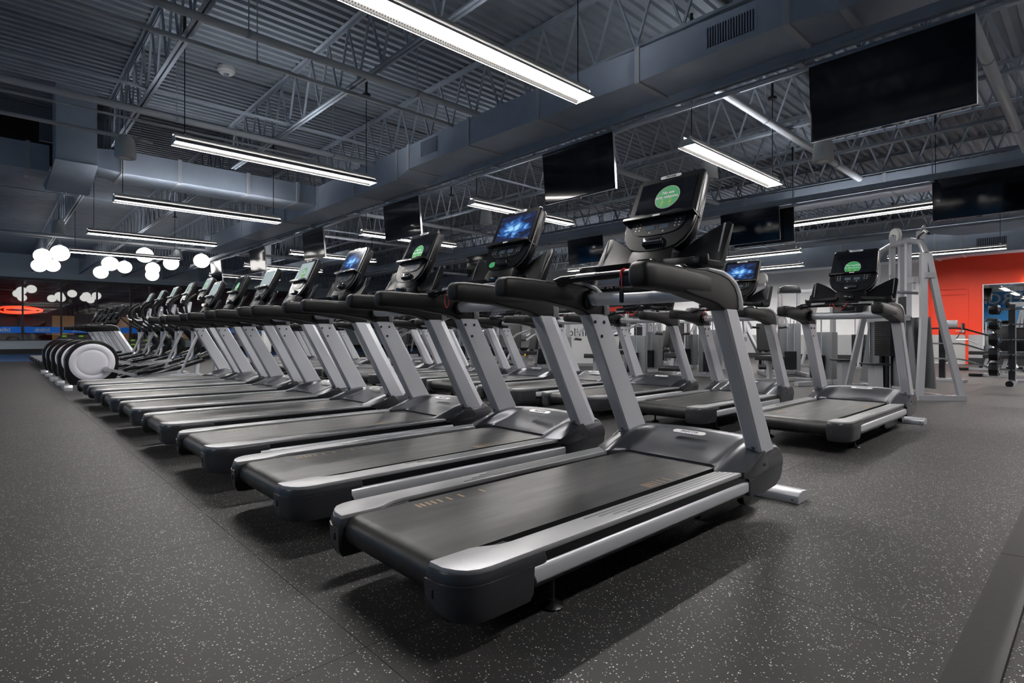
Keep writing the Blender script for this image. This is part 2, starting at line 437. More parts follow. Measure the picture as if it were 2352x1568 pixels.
# outside, at night
g = MB().box(-90, RX0-.25, -40, 60, -.3, -.05).build('street_ground', 'asphalt', flat=True); tag(g, kind='structure')
fb = MB().box(-75, -62, -30, 40, -.05, 7).build('far_building', 'brick_far'); tag(fb, 'dim red brick building seen through the night windows across the street', 'building')
for k, y in enumerate((3.9, 7.9, 13.5)):
    MB().box(-62, -61.9, y, y+1.5, .5, 2.6).build('lit_window', 'warm_window', fb, flat=True)
ns = empty('neon_sign', (-61.5, 1.75, 3.0), 0, 'red glowing neon loop sign outside behind the left windows', 'sign')
lp = [(0, 1.35*math.cos(t)*(1+.1*math.cos(3*t)), .27*math.sin(t)) for t in [2*PI*k/36 for k in range(37)]]
MB().tube(lp, .075, 6).build('neon_tube', 'neon_red', ns)
MB().tube([(0, q[1]*.72, q[2]*.55) for q in lp], .06, 6).build('neon_tube', 'neon_red', ns)
MB().box(-.3, -.2, -1.5, 1.5, -.4, .4).build('backing', 'neon_plate', ns)
MB().box(-.4, -.2, -.1, .1, -3.05, -.3).build('post', 'neon_plate', ns)
for k, (x, y, z) in enumerate(((-52, 1.9, .5), (-52, 5.3, .5), (-50, 8.2, .5), (-54, 10.2, 3.6), (-54, 13.6, 3.6))):
    t = empty('street_light', (x, y, -.05), 0, 'small warm lamp outside the windows, %s from the left' % ORD[k], 'lamp', 'street lamps outside')
    MB().lathe([(.0, z-.13), (.10, z-.08), (.13, z), (.09, z+.09), (0, z+.12)], seg=12).build('bulb', 'street_lamp', t)
    MB().tube([(0,0,0), (0,0,z-.1)], .05, 8).lathe([(.2,0),(.2,.06),(.05,.1)], seg=12).build('post', 'neon_plate', t)

# door in the red wall
dr = MB().box(DX0, DX0+.07, RY1-.03, RY1+.1, 0, 2.45).box(DX1-.07, DX1, RY1-.03, RY1+.1, 0, 2.45).box(DX0+.07, DX1-.07, RY1-.03, RY1+.1, 2.36, 2.45).build('door_1', 'wall_red', flat=True)
tag(dr, kind='structure')
MB().box(DX0+.07, DX1-.07, RY1+.012, RY1+.05, .92, 2.36).build('door_leaf', 'wall_red', dr, flat=True)
MB().box(DX0+.07, DX1-.07, RY1+.006, RY1+.05, .03, .92).build('kick_plate', 'kick_plate', dr, flat=True)
MB().box(DX0+.07, DX1-.07, RY1-.02, RY1+.012, 2.19, 2.21).build('door_closer', 'wall_red', dr, flat=True)
hk = MB().box(DX1-.175, DX1-.095, RY1-.03, RY1+.02, 1.08, 1.28).build('keypad', 'charcoal', dr, bevel=.006)
MB().lathe([(.0,-.075),(.042,-.075),(.045,0)], (DX1-.135, RY1+.015, 1.03), 'y', 16).tube([(DX1-.135, RY1-.06, 1.035), (DX1-.30, RY1-.065, 1.035)], .013, 8).build('handle', 'silver_bright', dr)
# mirror and its wall light
mr = empty('wall_mirror', (0, RY1, .25), 0, 'tall frameless wall mirror beside the red door', 'mirror')
MB().box(-2.60, 3.4, -.018, -.004, 0, 2.2).build('glass', 'mirror_glass', mr, flat=True)
MB().box(-2.625, -2.60, -.022, 0, -.02, 2.22).box(-2.60, 3.4, -.022, 0, 2.2, 2.225).build('edge_trim', 'badge', mr, flat=True)
ml = empty('wall_light', (-1.55, RY1, 2.52), 0, 'bright white light bar on the red wall above the mirror', 'lamp')
MB().box(0, 2.6, -.10, 0, 0, .03).build('housing', 'speaker_white', ml)
MB().box(0, 2.6, -.09, -.02, -.05, 0).build('tube', 'lamp_down', ml)

# ------------------------------------------------------------------ bar joists along x, every 1.83 m
JY = [1.5-2*1.83 + 1.83*k for k in range(0, 14)]
ZT, ZB = RZ-.002, 4.02
PN = .56
web_me = {}
def web_mesh(up):
    q = MB(); dz = ZT-.06-ZB-.02
    a, b = ((0,0,0), (PN/2,0,dz)) if up else ((0,0,dz), (PN/2,0,0))
    return q.rtube([a, b], .024, .024).mesh('web', 'steel_paint', flat=True)
web_me[0], web_me[1] = web_mesh(True), web_mesh(False)
for k, y in enumerate(JY):
    if y > RY1-1.6: continue
    if k < 2: lab = 'steel bar joist over the near floor, %s from the entrance side' % ORD[k]
    else: lab = 'grey open-web steel joist under the roof deck, %s from the left of the photo' % ORD[k-2]
    t = empty('bar_joist', (0, y, ZB), 0, lab, 'joist', 'open-web roof joists')
    MB().box(RX0, RX1, -.055, -.006, ZT-ZB-.006, ZT-ZB).box(RX0, RX1, .006, .055, ZT-ZB-.006, ZT-ZB).box(RX0, RX1, -.012, -.006, ZT-ZB-.055, ZT-ZB).box(RX0, RX1, .006, .012, ZT-ZB-.055, ZT-ZB).build('top_chord', 'steel_paint', t, flat=True)
    for s in (-1, 1):
        MB().box(RX0, RX1, min(s*.010, s*.045), max(s*.010, s*.045), -.006, 0).box(RX0, RX1, min(s*.010, s*.016), max(s*.010, s*.016), 0, .045).build('bottom_chord', 'steel_paint', t, flat=True)
    nw = int((RX1-RX0)/(PN/2)); rest = MB(); dz = ZT-.06-ZB-.02
    for i in range(nw):
        x = RX0 + i*PN/2
        if 2 <= k <= 6 and x > -14.5 and x < -.5:
            link('web', web_me[i % 2], t, (x, 0, .02))
        else:
            a, b = ((x,0,.02), (x+PN/2,0,.02+dz)) if i % 2 == 0 else ((x,0,.02+dz), (x+PN/2,0,.02))
            rest.rtube([a, b], .024, .024)
    tag(rest.build('web_beyond', 'steel_paint', t, flat=True), kind='stuff')

# cross bridging rods along y
for k, x in enumerate((-8.4, -16.0, -23.5)):
    t = empty('bridging_rod', (x, 0, ZB+.03), 0, 'thin steel bridging bar crossing the joists, %s from the camera' % ORD[k], 'bar', 'bridging bars')
    MB().box(-.015, .015, RY0, RY1, 0, .03).build('rod', 'steel_paint', t, flat=True)

# ------------------------------------------------------------------ sprinkler and conduit pipes
def pipe(name, pts, r, label, m='pipe_paint', hang=(), cat='pipe', grp=None):
    o = pts[0]; t = empty(name, o, 0, label, cat, grp)
    rel = [(p[0]-o[0], p[1]-o[1], p[2]-o[2]) for p in pts]
    MB().tube(rel, r, 12).build('run', m, t)
    for (x, y, z) in hang:
        MB().tube([(x-o[0], y-o[1], z-o[2]), (x-o[0], y-o[1], RZ-o[2])], .006, 6).lathe([(r+.008,-.015),(r+.008,.015)], (x-o[0], y-o[1], z-o[2]), 'y', 12).build('hanger', 'steel_paint', t)
    return t
pipe('sprinkler_pipe', [(-5.9, -5.9, 3.93), (-5.9, 4.9, 3.93)], .038, 'pale sprinkler pipe crossing the upper left, nearest of the ceiling pipes', hang=[(-5.9, 1.9, 3.93), (-5.9, 3.9, 3.93)], grp='ceiling pipes')
pipe('sprinkler_pipe', [(-6.55, -5.9, 3.97), (-6.55, 4.95, 3.97)], .024, 'thinner pale pipe running beside the nearest sprinkler pipe', hang=[(-6.55, 2.2, 3.97)], grp='ceiling pipes')
pipe('sprinkler_pipe', [(-8.87, -5.9, 3.92), (-8.87, 4.95, 3.92)], .045, 'fat grey pipe passing in front of the roof drop duct', hang=[(-8.87, 1.9, 3.92), (-8.87, 4.2, 3.92)], grp='ceiling pipes')
pipe('conduit', [(-9.05, -5.9, 3.84), (-9.05, 4.0, 3.84)], .016, 'thin conduit under the fat grey pipe at left', grp='ceiling pipes')
pipe('strut_channel', [(-9.62, -5.9, 3.74), (-9.62, 1.75, 3.74)], .028, 'grey strut channel carrying the left pendant speaker', hang=[(-9.62, 1.6, 3.74), (-9.62, -1.0, 3.74)], grp='ceiling pipes')
pipe('sprinkler_pipe', [(-3.3, 6.1, 3.95), (-3.3, 12.38, 3.95)], .055, 'large pale pipe running away behind the first television row', hang=[(-3.3, 8, 3.95), (-3.3, 11, 3.95)], grp='ceiling pipes')
pipe('sprinkler_pipe', [(-.9, 6.4, 3.93), (-.9, 12.38, 3.93)], .06, 'large pale pipe high at the right edge of the ceiling', hang=[(-.9, 8, 3.93), (-.9, 11, 3.93)], grp='ceiling pipes')
pipe('sprinkler_pipe', [(-6.2, 6.0, 3.96), (-6.2, 12.38, 3.96)], .045, 'pale pipe crossing above the second treadmill row', grp='ceiling pipes')
pipe('sprinkler_pipe', [(-12.6, 6.0, 3.9), (-12.6, 12.38, 3.9)], .05, 'pale pipe crossing above the middle of the hall', grp='ceiling pipes')
pipe('sprinkler_pipe', [(-16.4, 6.0, 3.95), (-16.4, 12.38, 3.95)], .045, 'pale pipe crossing the ceiling beyond the middle of the hall', grp='ceiling pipes')
pipe('sprinkler_pipe', [(-22.0, -5.9, 3.95), (-22.0, 22.0, 3.95)], .05, 'pale pipe nearest the window wall', grp='ceiling pipes')

# ------------------------------------------------------------------ ducts
def duct_run(name, secs, label, seams=(), m='duct_paint', axis='x', grilles=()):
    """secs: list of (t, a0, a1, z0, z1) along axis; each span between two sections is a part"""
    t = empty(name, (0,0,0), 0, label, 'duct')
    def loop(s, g=0):
        u, a0, a1, z0, z1 = s
        c = [(a0-g, z0-g), (a1+g, z0-g), (a1+g, z1+g), (a0-g, z1+g)]
        return [(u, p, q) if axis == 'x' else (p, u, q) for p, q in c]
    for i in range(len(secs)-1):
        MB().loft([loop(secs[i]), loop(secs[i+1])]).build('duct_section', m, t, flat=True)
        if i:
            s = secs[i]; w = .028
            MB().loft([loop((s[0]-w, *s[1:]), .018), loop((s[0]+w, *s[1:]), .018)]).build('flange', 'pipe_paint', t, flat=True)
    return t
def grille(parent, x0, x1, y, z0, z1, n):
    g = MB().box(x0-.025, x1+.025, y-.012, y-.002, z0-.025, z1+.025).build('grille_frame', 'duct_paint', parent, flat=True)
    MB().box(x0, x1, y-.014, y-.011, z0, z1).build('grille_back', 'grille_dark', g, flat=True)
    sl = MB().box(-.0055, .0055, -.030, -.0125, z0, z1).mesh('slat', 'duct_paint', flat=True)
    for i in range(n): link('slat', sl, g, (x0+(x1-x0)*(i+.5)/n, y, 0))
Y0, Y1 = 5.04, 5.86
D1 = duct_run('main_duct', [(1.2,Y0+.30,Y1+.25,3.72,3.985), (-.9,Y0+.30,Y1+.25,3.72,3.985), (-1.50,Y0+.14,Y1,3.62,3.95), (-1.90,Y0,Y1,3.60,3.92), (-3.42,Y0,Y1,3.60,3.95), (-4.85,Y0-.05,Y1,3.60,3.98), (-6.20,Y0-.08,Y1,3.60,3.98), (-7.75,Y0-.08,Y1,3.60,3.98),
      (-8.10,Y0-.08,5.55,3.50,3.98), (-9.6,Y0-.08,5.55,3.50,3.98), (-11.2,Y0-.08,5.55,3.50,3.98), (-13.0,Y0-.08,5.55,3.52,3.98), (-16,Y0-.08,5.55,3.55,3.98), (-19.5,Y0-.08,5.55,3.55,3.98)],
      'long grey sheet-metal duct above the first television row')
grille(D1, -2.64, -2.18, Y0+.01, 3.66, 3.85, 18)
grille(D1, -7.38, -6.95, Y0-.075, 3.70, 3.93, 18)
D2 = duct_run('branch_duct', [(4.955,-12.05,-11.2,3.60,3.98), (4.55,-12.05,-11.2,3.60,3.98), (3.6,-12.0,-11.2,3.60,3.98), (2.45,-12.0,-11.2,3.60,3.98), (1.62,-12.0,-11.2,3.60,3.98), (1.28,-11.9,-11.3,3.66,3.96)],
      'grey branch duct joining the main duct at left', axis='y')
dd = empty('drop_duct', (-11.5, 1.0, 3.55), 0, 'square grey duct dropping from the roof at upper left', 'duct')
MB().loft([[(-.35,-.25,1.298),(.3,-.25,1.298),(.3,.27,1.298),(-.35,.27,1.298)], [(-.35,-.25,.1),(.3,-.25,.1),(.3,.27,.1),(-.35,.27,.1)]]).build('drop', 'duct_paint', dd, flat=True)
MB().loft([[(-.36,-.26,.1),(.31,-.26,.1),(.31,.28,.1),(-.36,.28,.1)], [(-.9,-.34,-.08),(-.25,-.34,-.30),(-.25,.22,-.30),(-.9,.22,-.08)]]).build('scoop', 'duct_paint', dd, flat=True)
D3 = duct_run('branch_duct', [(.72,-12.6,-12.0,3.62,4.05), (.45,-12.6,-12.0,3.62,4.05), (-1.0,-12.6,-12.0,3.60,4.05), (-3.5,-12.6,-12.0,3.60,4.05)],
      'blue-grey duct running off the left edge behind the drop duct', axis='y')
bh = empty('roof_bulkhead', (-12.6, 0, 4.15), 0, 'dark metal bulkhead with square openings under the roof at left', 'bulkhead')
b = MB().box(0, .08, -6, .62, .48, .69).box(0, .08, -6, -.02, 0, .48).box(0, .08, .62, 1.62, .1, .69)
b.build('panel', 'deck_paint', bh, flat=True)
MB().box(-.9, -.85, -6, 1.6, -.1, .69).build('painted_shade_back', 'grille_dark', bh, flat=True)  # dark sheet colours in the shade behind the openings
D4 = duct_run('second_duct', [(3.5,12.45,13.3,3.70,3.98), (.2,12.45,13.3,3.70,3.98), (-2.9,12.45,13.3,3.70,3.98), (-5.6,12.45,13.3,3.70,3.98), (-8.6,12.45,13.3,3.70,3.98), (-11.6,12.45,13.3,3.70,3.98), (-14.6,12.45,13.3,3.70,3.98), (-18.6,12.45,13.3,3.70,3.98), (-24,12.45,13.3,3.70,3.98)],
      'long grey duct above the second television row')
grille(D4, -7.6, -6.9, 12.45, 3.76, 3.94, 16)
D5 = duct_run('wall_duct', [(3.5,20.6,21.3,3.25,3.8), (-2.9,20.6,21.3,3.25,3.8), (-3.5,20.5,21.3,3.20,3.9), (-6,20.5,21.3,3.20,3.9), (-9,20.5,21.3,3.20,3.9), (-13,20.5,21.3,3.20,3.9), (-17,20.5,21.3,3.20,3.9)],
      'pale duct along the far wall beside the red paint')
grille(D5, -2.55, -1.9, 20.6, 3.36, 3.66, 16)
for k, y in enumerate((9.4, 18.6)):
    duct_run('cross_duct', [(-18.6,y,y+.6,3.70,3.98), (-22,y,y+.6,3.70,3.98), (-26,y,y+.6,3.70,3.98), (-30,y,y+.6,3.70,3.98)], 'far grey duct near the windows, %s from the camera' % ORD[k])

# ------------------------------------------------------------------ linear lamps
def make_light():
    t = empty('linear_lamp', (0,0,0))
    Lh = 1.33
    MB().loft([[(-.043,y,.05),(.043,y,.05),(.045,y,.085),(-.045,y,.085)] for y in (-Lh, Lh)]).build('housing', 'speaker_white', t, flat=True)
    for s in (-1, 1):
        MB().loft([[(s*.050,y,.056),(s*.115,y,.0),(s*.118,y,.003),(s*.054,y,.060)] for y in (-Lh, Lh)]).build('perforated_wing', 'perforated', t, flat=True)
        MB().box(min(s*.114,s*.122), max(s*.114,s*.122), -Lh, Lh, -.004, .006).build('wing_edge', 'speaker_white', t, flat=True)
    MB().box(-.048, .048, -Lh+.02, Lh-.02, .012, .049).build('diffuser', 'lamp_down', t, flat=True)
    MB().box(-.034, .034, -Lh+.03, Lh-.03, .0851, .090).build('added_uplight', 'lamp_up', t, flat=True)  # glowing strip added on top to brighten the ceiling
    for s in (-1, 1): MB().box(min(s*.036,s*.041), max(s*.036,s*.041), -Lh, Lh, .080, .118).build('top_lip', 'speaker_white', t, flat=True)  # lips added to hide the upward glow from the side
    for s in (-1, 1):
        MB().prism([(-.118,0),(.118,0),(.05,.086),(-.05,.086)], 'y', s*Lh-.004, s*Lh+.004).build('end_plate', 'speaker_white', t, flat=True)
    for y in (-Lh+.12, Lh-.12):
        MB().tube([(0,y,.086),(.02,y,.13),(.0,y,.16),(0,y,RZ-3.2-.35)], .006, 6).build('cable', 'black_plastic', t)
        MB().lathe([(.0,RZ-3.2-.36),(.065,RZ-3.2-.35),(.065,RZ-3.2-.32),(0.02,RZ-3.2-.31),(.02,RZ-3.2)], (0,y,0), seg=16).build('canopy', 'charcoal', t)
    return t
LP = make_light(); first = [True]
def lamp(x, y, z, rz, label, grp):
    o = LP if first[0] else copy_tree(LP); first[0] = False
    o.location = (x, y, z); o.rotation_euler = (0,0,rz); tag(o, label, 'lamp', grp); return o
LX = [-3.49, -7.63, -11.05, -15.7, -19.55]
for k, x in enumerate(LX):
    lo = lamp(x, 2.93 if k != 2 else 2.80, 3.2 if k != 2 else 3.09, 0, 'long white linear lamp over the first treadmill row, %s from the camera' % ORD[k], 'lamps over the first row')
    if k == 2: lo.scale = (1, 1, (RZ-3.09)/(RZ-3.2))
for k, x in enumerate(LX[:2] + [-11.6] + LX[3:] + [-23.6]):
    lamp(x, 7.5, 3.2, 0, 'white linear lamp over the second treadmill row, %s from the camera' % ORD[k], 'lamps over the second row')
for k, (x, y) in enumerate(((-3.3, 12.3), (-7.1, 16.3), (-3.15, 19.6), (-11.9, 15.2), (-16.5, 14.8), (-16.6, 19.0))):
    lamp(x, y, 3.2, PI/2, 'white linear lamp hung crosswise over the weights area, %s of those' % ORD[k], 'lamps over the weights area')
for k, (x, y) in enumerate(((.62, 2.93), (.62, 7.5), (.9, 12.3), (-3.5, -2.9), (-10.5, -3.1), (-19.5, -3.6), (-25.0, -3.6), (-31.0, -3.6), (.6, 19.6), (.6, 16.3), (-19.0, 17.0), (-8.2, 19.6), (-12.6, 20.0))):  # added as fill light; some of them carry on the lamp grid
    lamp(x, y, 3.2, 0 if k < 8 else PI/2, 'white linear lamp added as fill elsewhere in the hall, %s of the outlying ones' % ORD[k], 'outlying fill lamps')

# ------------------------------------------------------------------ television rails and televisions
def rail(y, x0, x1, label, up):
    t = empty('television_rail', (x0, y, 3.5), 0, label, 'rail'); L_ = x1-x0
    MB().box(0, L_, -.03, .03, .02, .10).box(0, L_, -.045, -.03, 0, .02).box(0, L_, .03, .045, 0, .02).build('channel', 'steel_paint', t, flat=True)
    MB().tube([(0,.12,-.02),(L_,.12,-.02)], .028, 8).build('conduit', 'pipe_paint', t)
    for i in range(int(L_/2.2)+1):
        MB().tube([(i*2.2,0,.1),(i*2.2,0,up)], .008, 6).box(i*2.2-.03, i*2.2+.03, -.04, .18, -.03, .0).build('hanger', 'steel_paint', t)
    return t
rail(5.62, -24.0, 2.0, 'grey rail carrying the first row of hanging televisions', .098)
rail(11.52, -24.0, 2.0, 'grey rail carrying the second row of hanging televisions', RZ-3.5)
def make_tv():
    t = empty('television', (0,0,0))
    MB().box(-.615, .615, -.005, .03, -.35, .35).build('cabinet', 'black_plastic', t, bevel=.004)
    MB().box(-.603, .603, -.008, -.0045, -.333, .338).build('screen', 'tv_screen', t, flat=True)
    MB().box(-.40, .40, .03, .065, -.25, .2).build('rear_housing', 'charcoal', t, bevel=.01)
    MB().box(.613, .6165, -.006, .031, -.35, .35).box(-.6165, .6165, -.006, .031, -.3525, -.349).build('edge_trim', 'silver_bright', t, flat=True)
    MB().box(-.035, .035, -.002, .02, -.366, -.352).build('sensor', 'charcoal', t)
    MB().tube([(0,.07,.0),(0,.07,.40)], .022, 8).box(-.18,.18,.055,.085,-.05,.15).build('bracket', 'steel_paint', t)
    return t
TVm = make_tv()
tvs = [(-1.32,5.7), (-4.82,5.7), (-9.15,5.7), (-13.1,5.7), (-16.95,5.7), (-21.0,5.7), (-1.40,11.6), (-5.12,11.6), (-9.52,11.6), (-13.95,11.6)]
for k, (x, y) in enumerate(tvs):
    o = TVm if k == 0 else copy_tree(TVm)
    o.location = (x, y, 3.09 + (0 if y < 6 else .09)); o.rotation_euler = (math.radians(5), 0, math.radians(random.uniform(-1.5, 1.5)))
    if y < 6: lab = ['largest switched-off television at upper right, nearest the camera', 'hanging television just left of the nearest treadmill console', 'third hanging television of the first rail', 'fourth hanging television of the first rail', 'fifth hanging television of the first rail', 'small farthest television of the first rail near the globe lamps'][k]
    else: lab = ['television cut by the right edge of the photo', 'blue-tinted television right of the nearest treadmill console', 'second-rail television between two treadmill consoles', 'farthest television of the second rail'][k-6]
    tag(o, lab, 'television', 'hanging televisions')
o = copy_tree(TVm); o.location = (-4.9, 11.78, 3.14); o.rotation_euler = (math.radians(-3), 0, PI)
tag(o, 'television facing away, back to back behind the blue-tinted one', 'television', 'hanging televisions')

# ------------------------------------------------------------------ pendant speakers
def make_speaker():
    t = empty('pendant_speaker', (0,0,0))
    MB().lathe([(0,.17),(.085,.165),(.118,.10),(.132,-.06),(.135,-.13),(.128,-.15)], seg=28).build('shell', 'speaker_white', t)
    MB().lathe([(0,-.147),(.05,-.149),(.118,-.152),(.128,-.149)], seg=28).build('cone_grille', 'wall_grey', t)
    MB().tube([(0,0,.16),(0,0,1.42)], .006, 6).build('cable', 'steel_paint', t)
    return t
SP = make_speaker()
for k, (x, y, z, lab) in enumerate(((-9.65,1.42,3.60,'white pendant speaker at left in front of the branch duct'), (-4.2,8.1,3.45,'white pendant speaker behind the nearest treadmill console'), (-2.68,8.4,3.45,'white pendant speaker under the largest television'),
      (-9.2,7.85,3.45,'small white pendant speaker over the second treadmill row'), (-17.2,1.2,3.5,'white pendant speaker far left above the globe lamps'), (-7.3,15.6,3.45,'left of two small speakers under the blue-tinted television'), (-5.8,15.6,3.5,'right of two small speakers under the blue-tinted television'), (-19.95,4.3,3.42,'far pendant speaker beside the globe lamps'))):
    o = SP if k == 0 else copy_tree(SP); o.location = (x, y, z); tag(o, lab, 'speaker', 'pendant speakers')
# smoke detector on the deck
sd = empty('smoke_detector', (-8.9, 2.55, RZ), 0, 'round pale detector under the roof deck at left', 'detector')
MB().lathe([(.0,-.09),(.09,-.085),(.12,-.05),(.12,0)], seg=20).build('body', 'speaker_white', sd); MB().lathe([(.0,-.12),(.03,-.11),(.04,-.088)], seg=12).build('sensor', 'steel_paint', sd)

# ------------------------------------------------------------------ globe lamps
GL = [(-24.46, 1.2, 3.57, 'upper left globe of the leftmost cluster'),
      (-22.12, 1.49, 3.44, 'highest globe of the leftmost cluster, beside the lamp end'),
      (-27.8, 1.28, 3.56, 'lower left globe of the leftmost cluster'),
      (-28.39, 1.71, 3.65, 'lower right globe of the leftmost cluster'),
      (-23.6, 2.95, 3.38, 'large globe of the middle cluster'),
      (-27.1, 3.1, 3.38, 'lowest globe of the middle cluster'),
      (-26.46, 3.78, 3.59, 'right globe of the middle cluster'),
      (-21.48, 3.6, 3.52, 'high globe behind the end of a linear lamp'),
      (-25.7, 4.59, 3.53, 'upper globe of the stacked pair'),
      (-27.61, 4.92, 3.45, 'lower globe of the stacked pair'),
      (-23.27, 4.72, 3.52, 'globe second from the right of the lamps'),
      (-21.44, 5.26, 3.48, 'rightmost globe lamp near the far television')]
for (x, y, z, lab) in GL:
    t = empty('globe_lamp', (x, y+.09, z), 0, 'glowing white pendant %s' % lab, 'lamp', 'globe lamps by the windows')
    MB().lathe([(.25*math.sin(PI*i/14), -.24*math.cos(PI*i/14)) for i in range(15)], seg=24).build('globe', 'globe_glow', t)
    MB().lathe([(.0,.23),(.05,.235),(.05,.27),(.0,.28)], seg=12).tube([(0,0,.27),(0,0,RZ-z)], .006, 6).build('cord', 'steel_paint', t)

# ------------------------------------------------------------------ treadmill (local: origin on the floor at the rear end, +y towards the console)
CT = Vector((0, .425, .905)).normalized()        # up along the console face
CN = Vector((0, -.905, .425)).normalized()       # out of the console face, towards the runner
CO = Vector((0, 1.655, 1.505))                   # middle of the reading ledge
def cpt(u, w, n=0.0): return CO + Vector((u,0,0)) + CT*w + CN*n
def cplate(poly, n0, n1): return MB().loft([[cpt(u, w, n0) for u, w in poly], [cpt(u, w, n1) for u, w in poly]])
def clerp(a, b, t): return a+(b-a)*t
def mirror(pts, s): return [(p[0]*s, *p[1:]) for p in pts]

def make_treadmill():
    t = empty('treadmill', (0,0,0))
    MB().box(-.385, .385, .14, 1.95, .118, .228).build('deck_frame', 'black_plastic', t, flat=True)
    # belt: flat top, rolled round the rear roller
    prof = [(1.78, .247), (.075, .247)] + arc(.075, .192, .055, 90, 270, 10)[1:] + [(1.78, .137)]
    bl = MB().prism(prof, 'x', -.268, .268).build('running_belt', 'belt', t, ang=30)
    mk = MB()
    for i, y in enumerate((.285,.305,.33,.355,.385,.43,.49,.60)): mk.box(-.225, -.182, y, y+.012, .2469, .2477)
    for i, y in enumerate((1.165,1.182,1.20,1.222,1.25,1.285,1.335,1.47)): mk.box(.20, .255, y, y+.009, .2469, .2477)
    mk.build('belt_marks', 'mark_tan', bl, flat=True)
    MB().lathe([(.046,-.262),(.046,.262)], (0,.075,.192), 'x', 16).build('rear_roller', 'charcoal', t)
    for s in (-1, 1):
        # foot rail on top
        out = [(.274,.012),(.274,.155),(.281,.185),(.298,.215),(.312,.25),(.318,.29),(.318,1.66),(.421,1.70),(.421,.125),(.416,.085),(.400,.052),(.372,.030),(.335,.014)]
        MB().prism(mirror(out, s), 'z', .236, .2555).build('foot_rail', 'strip_grey', t, bevel=.006, bseg=2)
        rg = MB()
        for i in range(4):
            x = .338+.019*i
            rg.box(min(s*x, s*(x+.007)), max(s*x, s*(x+.007)), .62+.06*i, 1.64, .2550, .2572)
        rg.build('tread_ridges', 'grey_plastic', t, bevel=.0008, bseg=1)
        # glossy shoulder between rail top and the rim
        sh = [(.270,.004),(.270,.30),(.40,.36),(.427,.34),(.427,.115),(.421,.075),(.402,.040),(.370,.016),(.33,.003)]
        MB().loft([[(s*x, y, .207) for x, y in sh], [(s*x, y, .222) for x, y in sh], [(s*clerp(.35,x,.955), clerp(.2,y,.965), .242) for x, y in sh]]).build('end_shoulder', 'cap_grey', t, bevel=.004)
        MB().box(min(s*.30,s*.419), max(s*.30,s*.419), .30, 1.72, .205, .236).build('rail_skirt', 'black_plastic', t, flat=True)
        # lower end cap with big outer radius
        cp = [(.272,.0),(.272,.30),(.428,.285),(.428,.12),(.422,.078),(.403,.040),(.370,.014),(.33,.001)]
        def ins(k, dz): return [(s*clerp(.34,x,k), clerp(.20,y,k), dz) for x, y in cp]
        ec = MB().loft([ins(.72,.096), ins(.90,.104), ins(.985,.130), ins(1.0,.165), ins(1.012,.205), ins(1.012,.212), ins(.97,.2135)]).build('end_cap', 'cap_grey', t, ang=40)
        MB().box(min(s*.300,s*.312), max(s*.300,s*.312), -.004, .01, .163, .190).build('cap_slot', 'grille_dark', ec, bevel=.003)
        # silver side rail
        pr = [(.385,.138),(.404,.138),(.424,.152),(.427,.158),(.427,.196),(.421,.207),(.385,.209)]
        MB().loft([[(s*x, .272+(.209-z)*.5, z) for x, z in pr], [(s*x, 1.735, z) for x, z in pr]]).build('side_rail', 'silver', t, bevel=.002, bseg=1)
        # boot at the foot of the upright
        bt = [(1.735,.132),(1.728,.210),(1.94,.236),(1.975,.262),(2.118,.290),(2.130,.235),(2.122,.190),(2.095,.152),(2.04,.128),(1.90,.118)]
        MB().prism(bt, 'x', s*.335, s*.431).build('upright_boot', 'cap_grey', t, bevel=.012, bseg=3)
        hs = [(1.665,.238),(1.735,.262),(1.80,.296),(1.855,.320),(1.890,.332),(1.905,.326),(1.960,.262),(1.945,.232),(1.735,.210)]
        hc = MB().prism(hs, 'x', s*.405, s*.434).build('hood_side_cover', 'cap_grey', t, bevel=.006)
        MB().disc((s*.434,1.895,.262), .008, 'x', .006, 12).build('screw', 'grille_dark', hc)
        # upright
        def us(z, y0, y1, e=0):
            xo, xi, c, c2 = .430, .350, .032, .010
            q = [(xi,y0+c2),(xi+c2,y0),(xo-c2,y0),(xo,y0+c2),(xo,y1-c*2.0),(xo-c*.8,y1-.004),(xi+c2,y1),(xi,y1-c2)]
            return [(s*a, b, z) for a, b in q]
        up = MB().loft([us(.255,1.905,2.115), us(.36,1.845,2.045), us(.70,1.665,1.843), us(1.018,1.495,1.662)]).build('upright', 'silver', t, ang=25)
        bo = MB().lathe([(0,.0),(.010,0),(.010,.004),(.006,.008),(0,.009)], (0,0,0), 'x', 10).mesh('bolt', 'bolt')
        for (y, z) in ((1.545,.975),(1.625,.975),(1.605,.895)):
            b = link('bolt', bo, up, (s*.350, y, z)); b.rotation_euler = (0, 0, PI if s > 0 else 0)
        b2 = MB().lathe([(0,.0),(.009,0),(.009,.004),(.005,.007),(0,.008)], (0,0,0), 'y', 10).mesh('bolt', 'bolt')
        b = link('bolt', b2, up, (s*.392, 1.857, .345)); b.rotation_euler = (0,0,PI)
        # arm sweeping back from the top of the upright, with its padded grip
        ar = [(1.664,1.018),(1.660,1.055),(1.640,1.095),(1.600,1.135),(1.545,1.163),(1.47,1.178),(1.34,1.182),(1.15,1.178),(1.15,1.075),(1.26,1.058),(1.35,1.048),(1.42,1.036),(1.47,1.020),(1.492,1.012)]
        MB().prism(ar, 'x', s*.346, s*.430).build('arm', 'soft_black', t, bevel=.016, bseg=3)
        ev = [(1.667,1.016),(1.664,1.060),(1.643,1.102),(1.602,1.143),(1.545,1.172),(1.47,1.188),(1.34,1.192),(1.33,1.175),(1.45,1.166),(1.53,1.148),(1.585,1.115),(1.612,1.070),(1.617,1.016)]
        MB().prism(ev, 'x', s*.338, s*.434).build('elbow_cover', 'elbow_grey', t, bevel=.010, bseg=2)
        gp = []
